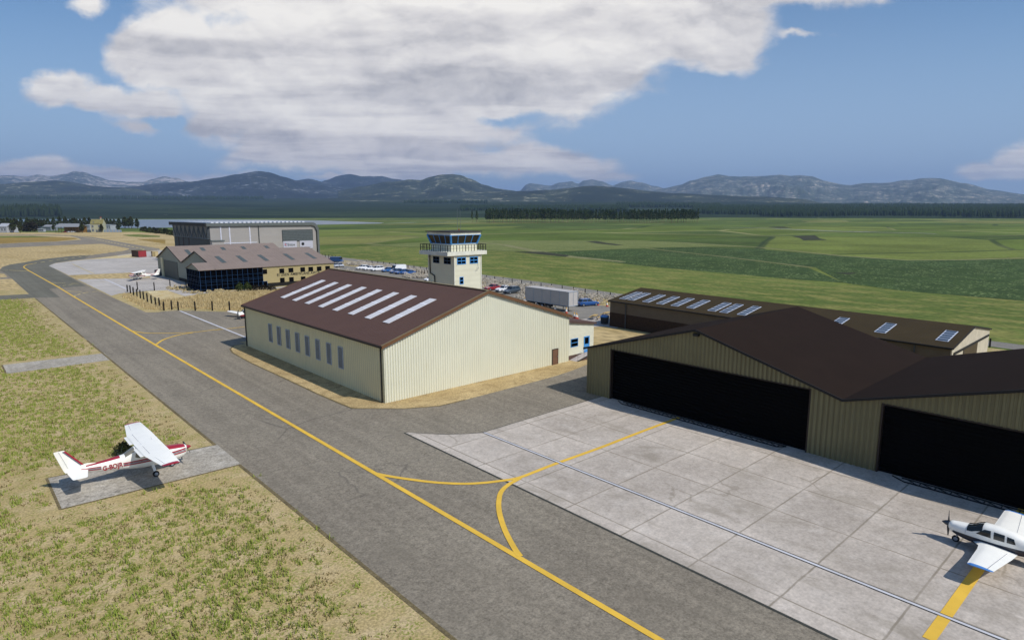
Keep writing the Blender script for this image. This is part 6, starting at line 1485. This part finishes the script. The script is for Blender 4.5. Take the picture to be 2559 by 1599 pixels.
o = big_mesh('forest', V, F, M_pine); tag(o, 'inner trees of the pine wood in mid distance', 'forest', kind='stuff')

# ------------------------------------------------------------------ the far house and its neighbours
M_hw = mat('cream_house_wall', 'a9a78e', .8); M_hr = mat('olive_tile_roof', '7c7448', .85, var=.2, scale=.6); M_hwin = glass('house_pane', '5b6068', .2)
x, y, _ = at(1378/6.05, 520+368/6.05); 
T = thing('house', 'tall cream house with olive roof and red topped chimney among the trees', 'house', (x, y, 0), YAW-R(90)+R(12))
MB().box(0, 10.5, 0, 8, 0, 8.2).extrude([(0, 0, 8.2), (0, 8, 8.2), (0, 4, 12)], (.2, 0, 0)).extrude([(10.3, 0, 8.2), (10.3, 8, 8.2), (10.3, 4, 12)], (.2, 0, 0)).build('wall', M_hw, T, local=True)
rf = MB(); sec = [(-.4, 7.9), (4, 12.1), (8.4, 7.9), (8.4, 8.15), (4, 12.4), (-.4, 8.15)]; rf.extrude([(-.25, a, c) for a, c in sec], (11, 0, 0)); rf = rf.build('roof', M_hr, T, local=True)
ch = MB().box(7.6, 8.6, 3.5, 4.5, 11.6, 13.8).build('chimney', M_hw, rf, local=True); MB().box(7.5, 8.7, 3.4, 4.6, 13.8, 14.5).build('chimney_pot', mat('chimney_red', '9c3a30', .7), ch, local=True)
for a, c in ((1.0, 4.6), (6.8, 4.6), (1.0, 1.0), (6.8, 1.0)):
    w = MB().box(a-.15, a+1.75, -.1, -.003, c-.15, c+2.25).build('window', mat('house_frame', '9a9890', .6) if 'house_frame' not in bpy.data.materials else bpy.data.materials['house_frame'], T, local=True); MB().box(a, a+1.6, -.14, -.101, c, c+2.1).build('pane', M_hwin, w, local=True)
MB().box(4.3, 5.7, -.1, -.003, .05, 2.5).build('door', M_hwin, T, local=True); MB().box(2.0, 3.0, .7, .75, 9.1, 9.9).build('roof_window', M_dkblue, T, local=True)
def shed(name, label, px0, px1, py, h, dep, wall, roof, cat, open_=False, pitch=.8):
    a, c = at2(px0/6.05, 520+py/6.05), at2(px1/6.05, 520+py/6.05); L = math.hypot(c[0]-a[0], c[1]-a[1]); an = math.atan2(c[1]-a[1], c[0]-a[0])
    T = thing(name, label, cat, (*a, 0), an)
    if open_:
        b = MB()
        for i in range(9): b.box(L*i/8-.15, L*i/8+.15, 0, .3, 0, h)
        b.build('post', M_woodd, T, local=True); MB().box(0, L, dep-.2, dep, 0, h).build('back_wall', wall, T, local=True)
    else:
        MB().box(0, L, 0, dep, 0, h).build('wall', wall, T, local=True)
        b = MB()
        for i in range(3): b.box(L*(.15+.3*i), L*(.28+.3*i), -.08, -.003, h*.35, h*.75)
        b.build('window', M_hwin, T, local=True)
    MB().extrude([(-.4, -.5, h), (-.4, dep/2, h+pitch), (-.4, dep+.5, h), (-.4, dep+.5, h+.25), (-.4, dep/2, h+pitch+.25), (-.4, -.5, h+.25)], (L+.8, 0, 0)).build('roof', roof, T, local=True); return T
M_wh = mat('white_render', 'a3a5ab', .8); M_gr = mat('grey_roof_far', '84868a', .8); M_gw2 = mat('grey_wall_far', '787e84', .8)
shed('open_shelter', 'long open fronted car shelter with grey roof left of the cream house', 845, 1190, 372, 5.2, 12, mat('shelter_tan', '8a6a3a', .9), M_gr, 'shelter', True, 3)
shed('white_building', 'white building at the far left behind the trees', -40, 108, 374, 5.5, 14, M_wh, M_wh, 'building', pitch=3)
shed('grey_building', 'low grey building right of the black bush', 655, 770, 345, 4.0, 10, M_gw2, M_gr, 'building', pitch=2)
shed('white_building', 'white flat building right behind the cream house', 1578, 1675, 335, 5.5, 10, M_wh, M_wh, 'building', pitch=.3)
shed('white_building', 'white building just left of the cream house', 1298, 1362, 330, 5.0, 10, M_wh, M_wh, 'building', pitch=.5)
shed('low_wall', 'low white wall section by the black bush', 575, 660, 360, 2.6, 3, M_wh, M_wh, 'building', pitch=.3)
for lb, px, cl in (('red car under the open shelter', 1000, '8f1f24'), ('white car under the open shelter', 1055, 'e6e7ea'), ('white hatchback at the right end of the shelter', 1115, 'e6e7ea')):
    x, y = at2(px/6.05, 520+371/6.05); car(lb, x, y, YAW-R(90)+R(20), cl, 'saloon' if px < 1100 else 'suv', None)
a, c = at2(1300/6.05, 520+366/6.05), at2(1850/6.05, 520+366/6.05)
T = thing('picket_fence', 'pale blue and white fence in front of the cream house', 'fence', (*a, 0), math.atan2(c[1]-a[1], c[0]-a[0])); L = math.hypot(c[0]-a[0], c[1]-a[1]); n = int(L/1.6)
for s, nm, mm in ((0, 'panel', M_wh), (1, 'panel', mat('pale_blue_panel', '8fa3b8', .8))):
    b = MB()
    for i in range(s, n, 2): b.box(i*1.6, i*1.6+1.5, 0, .08, 0, 2.4)
    b.each(nm, mm, T, local=True)
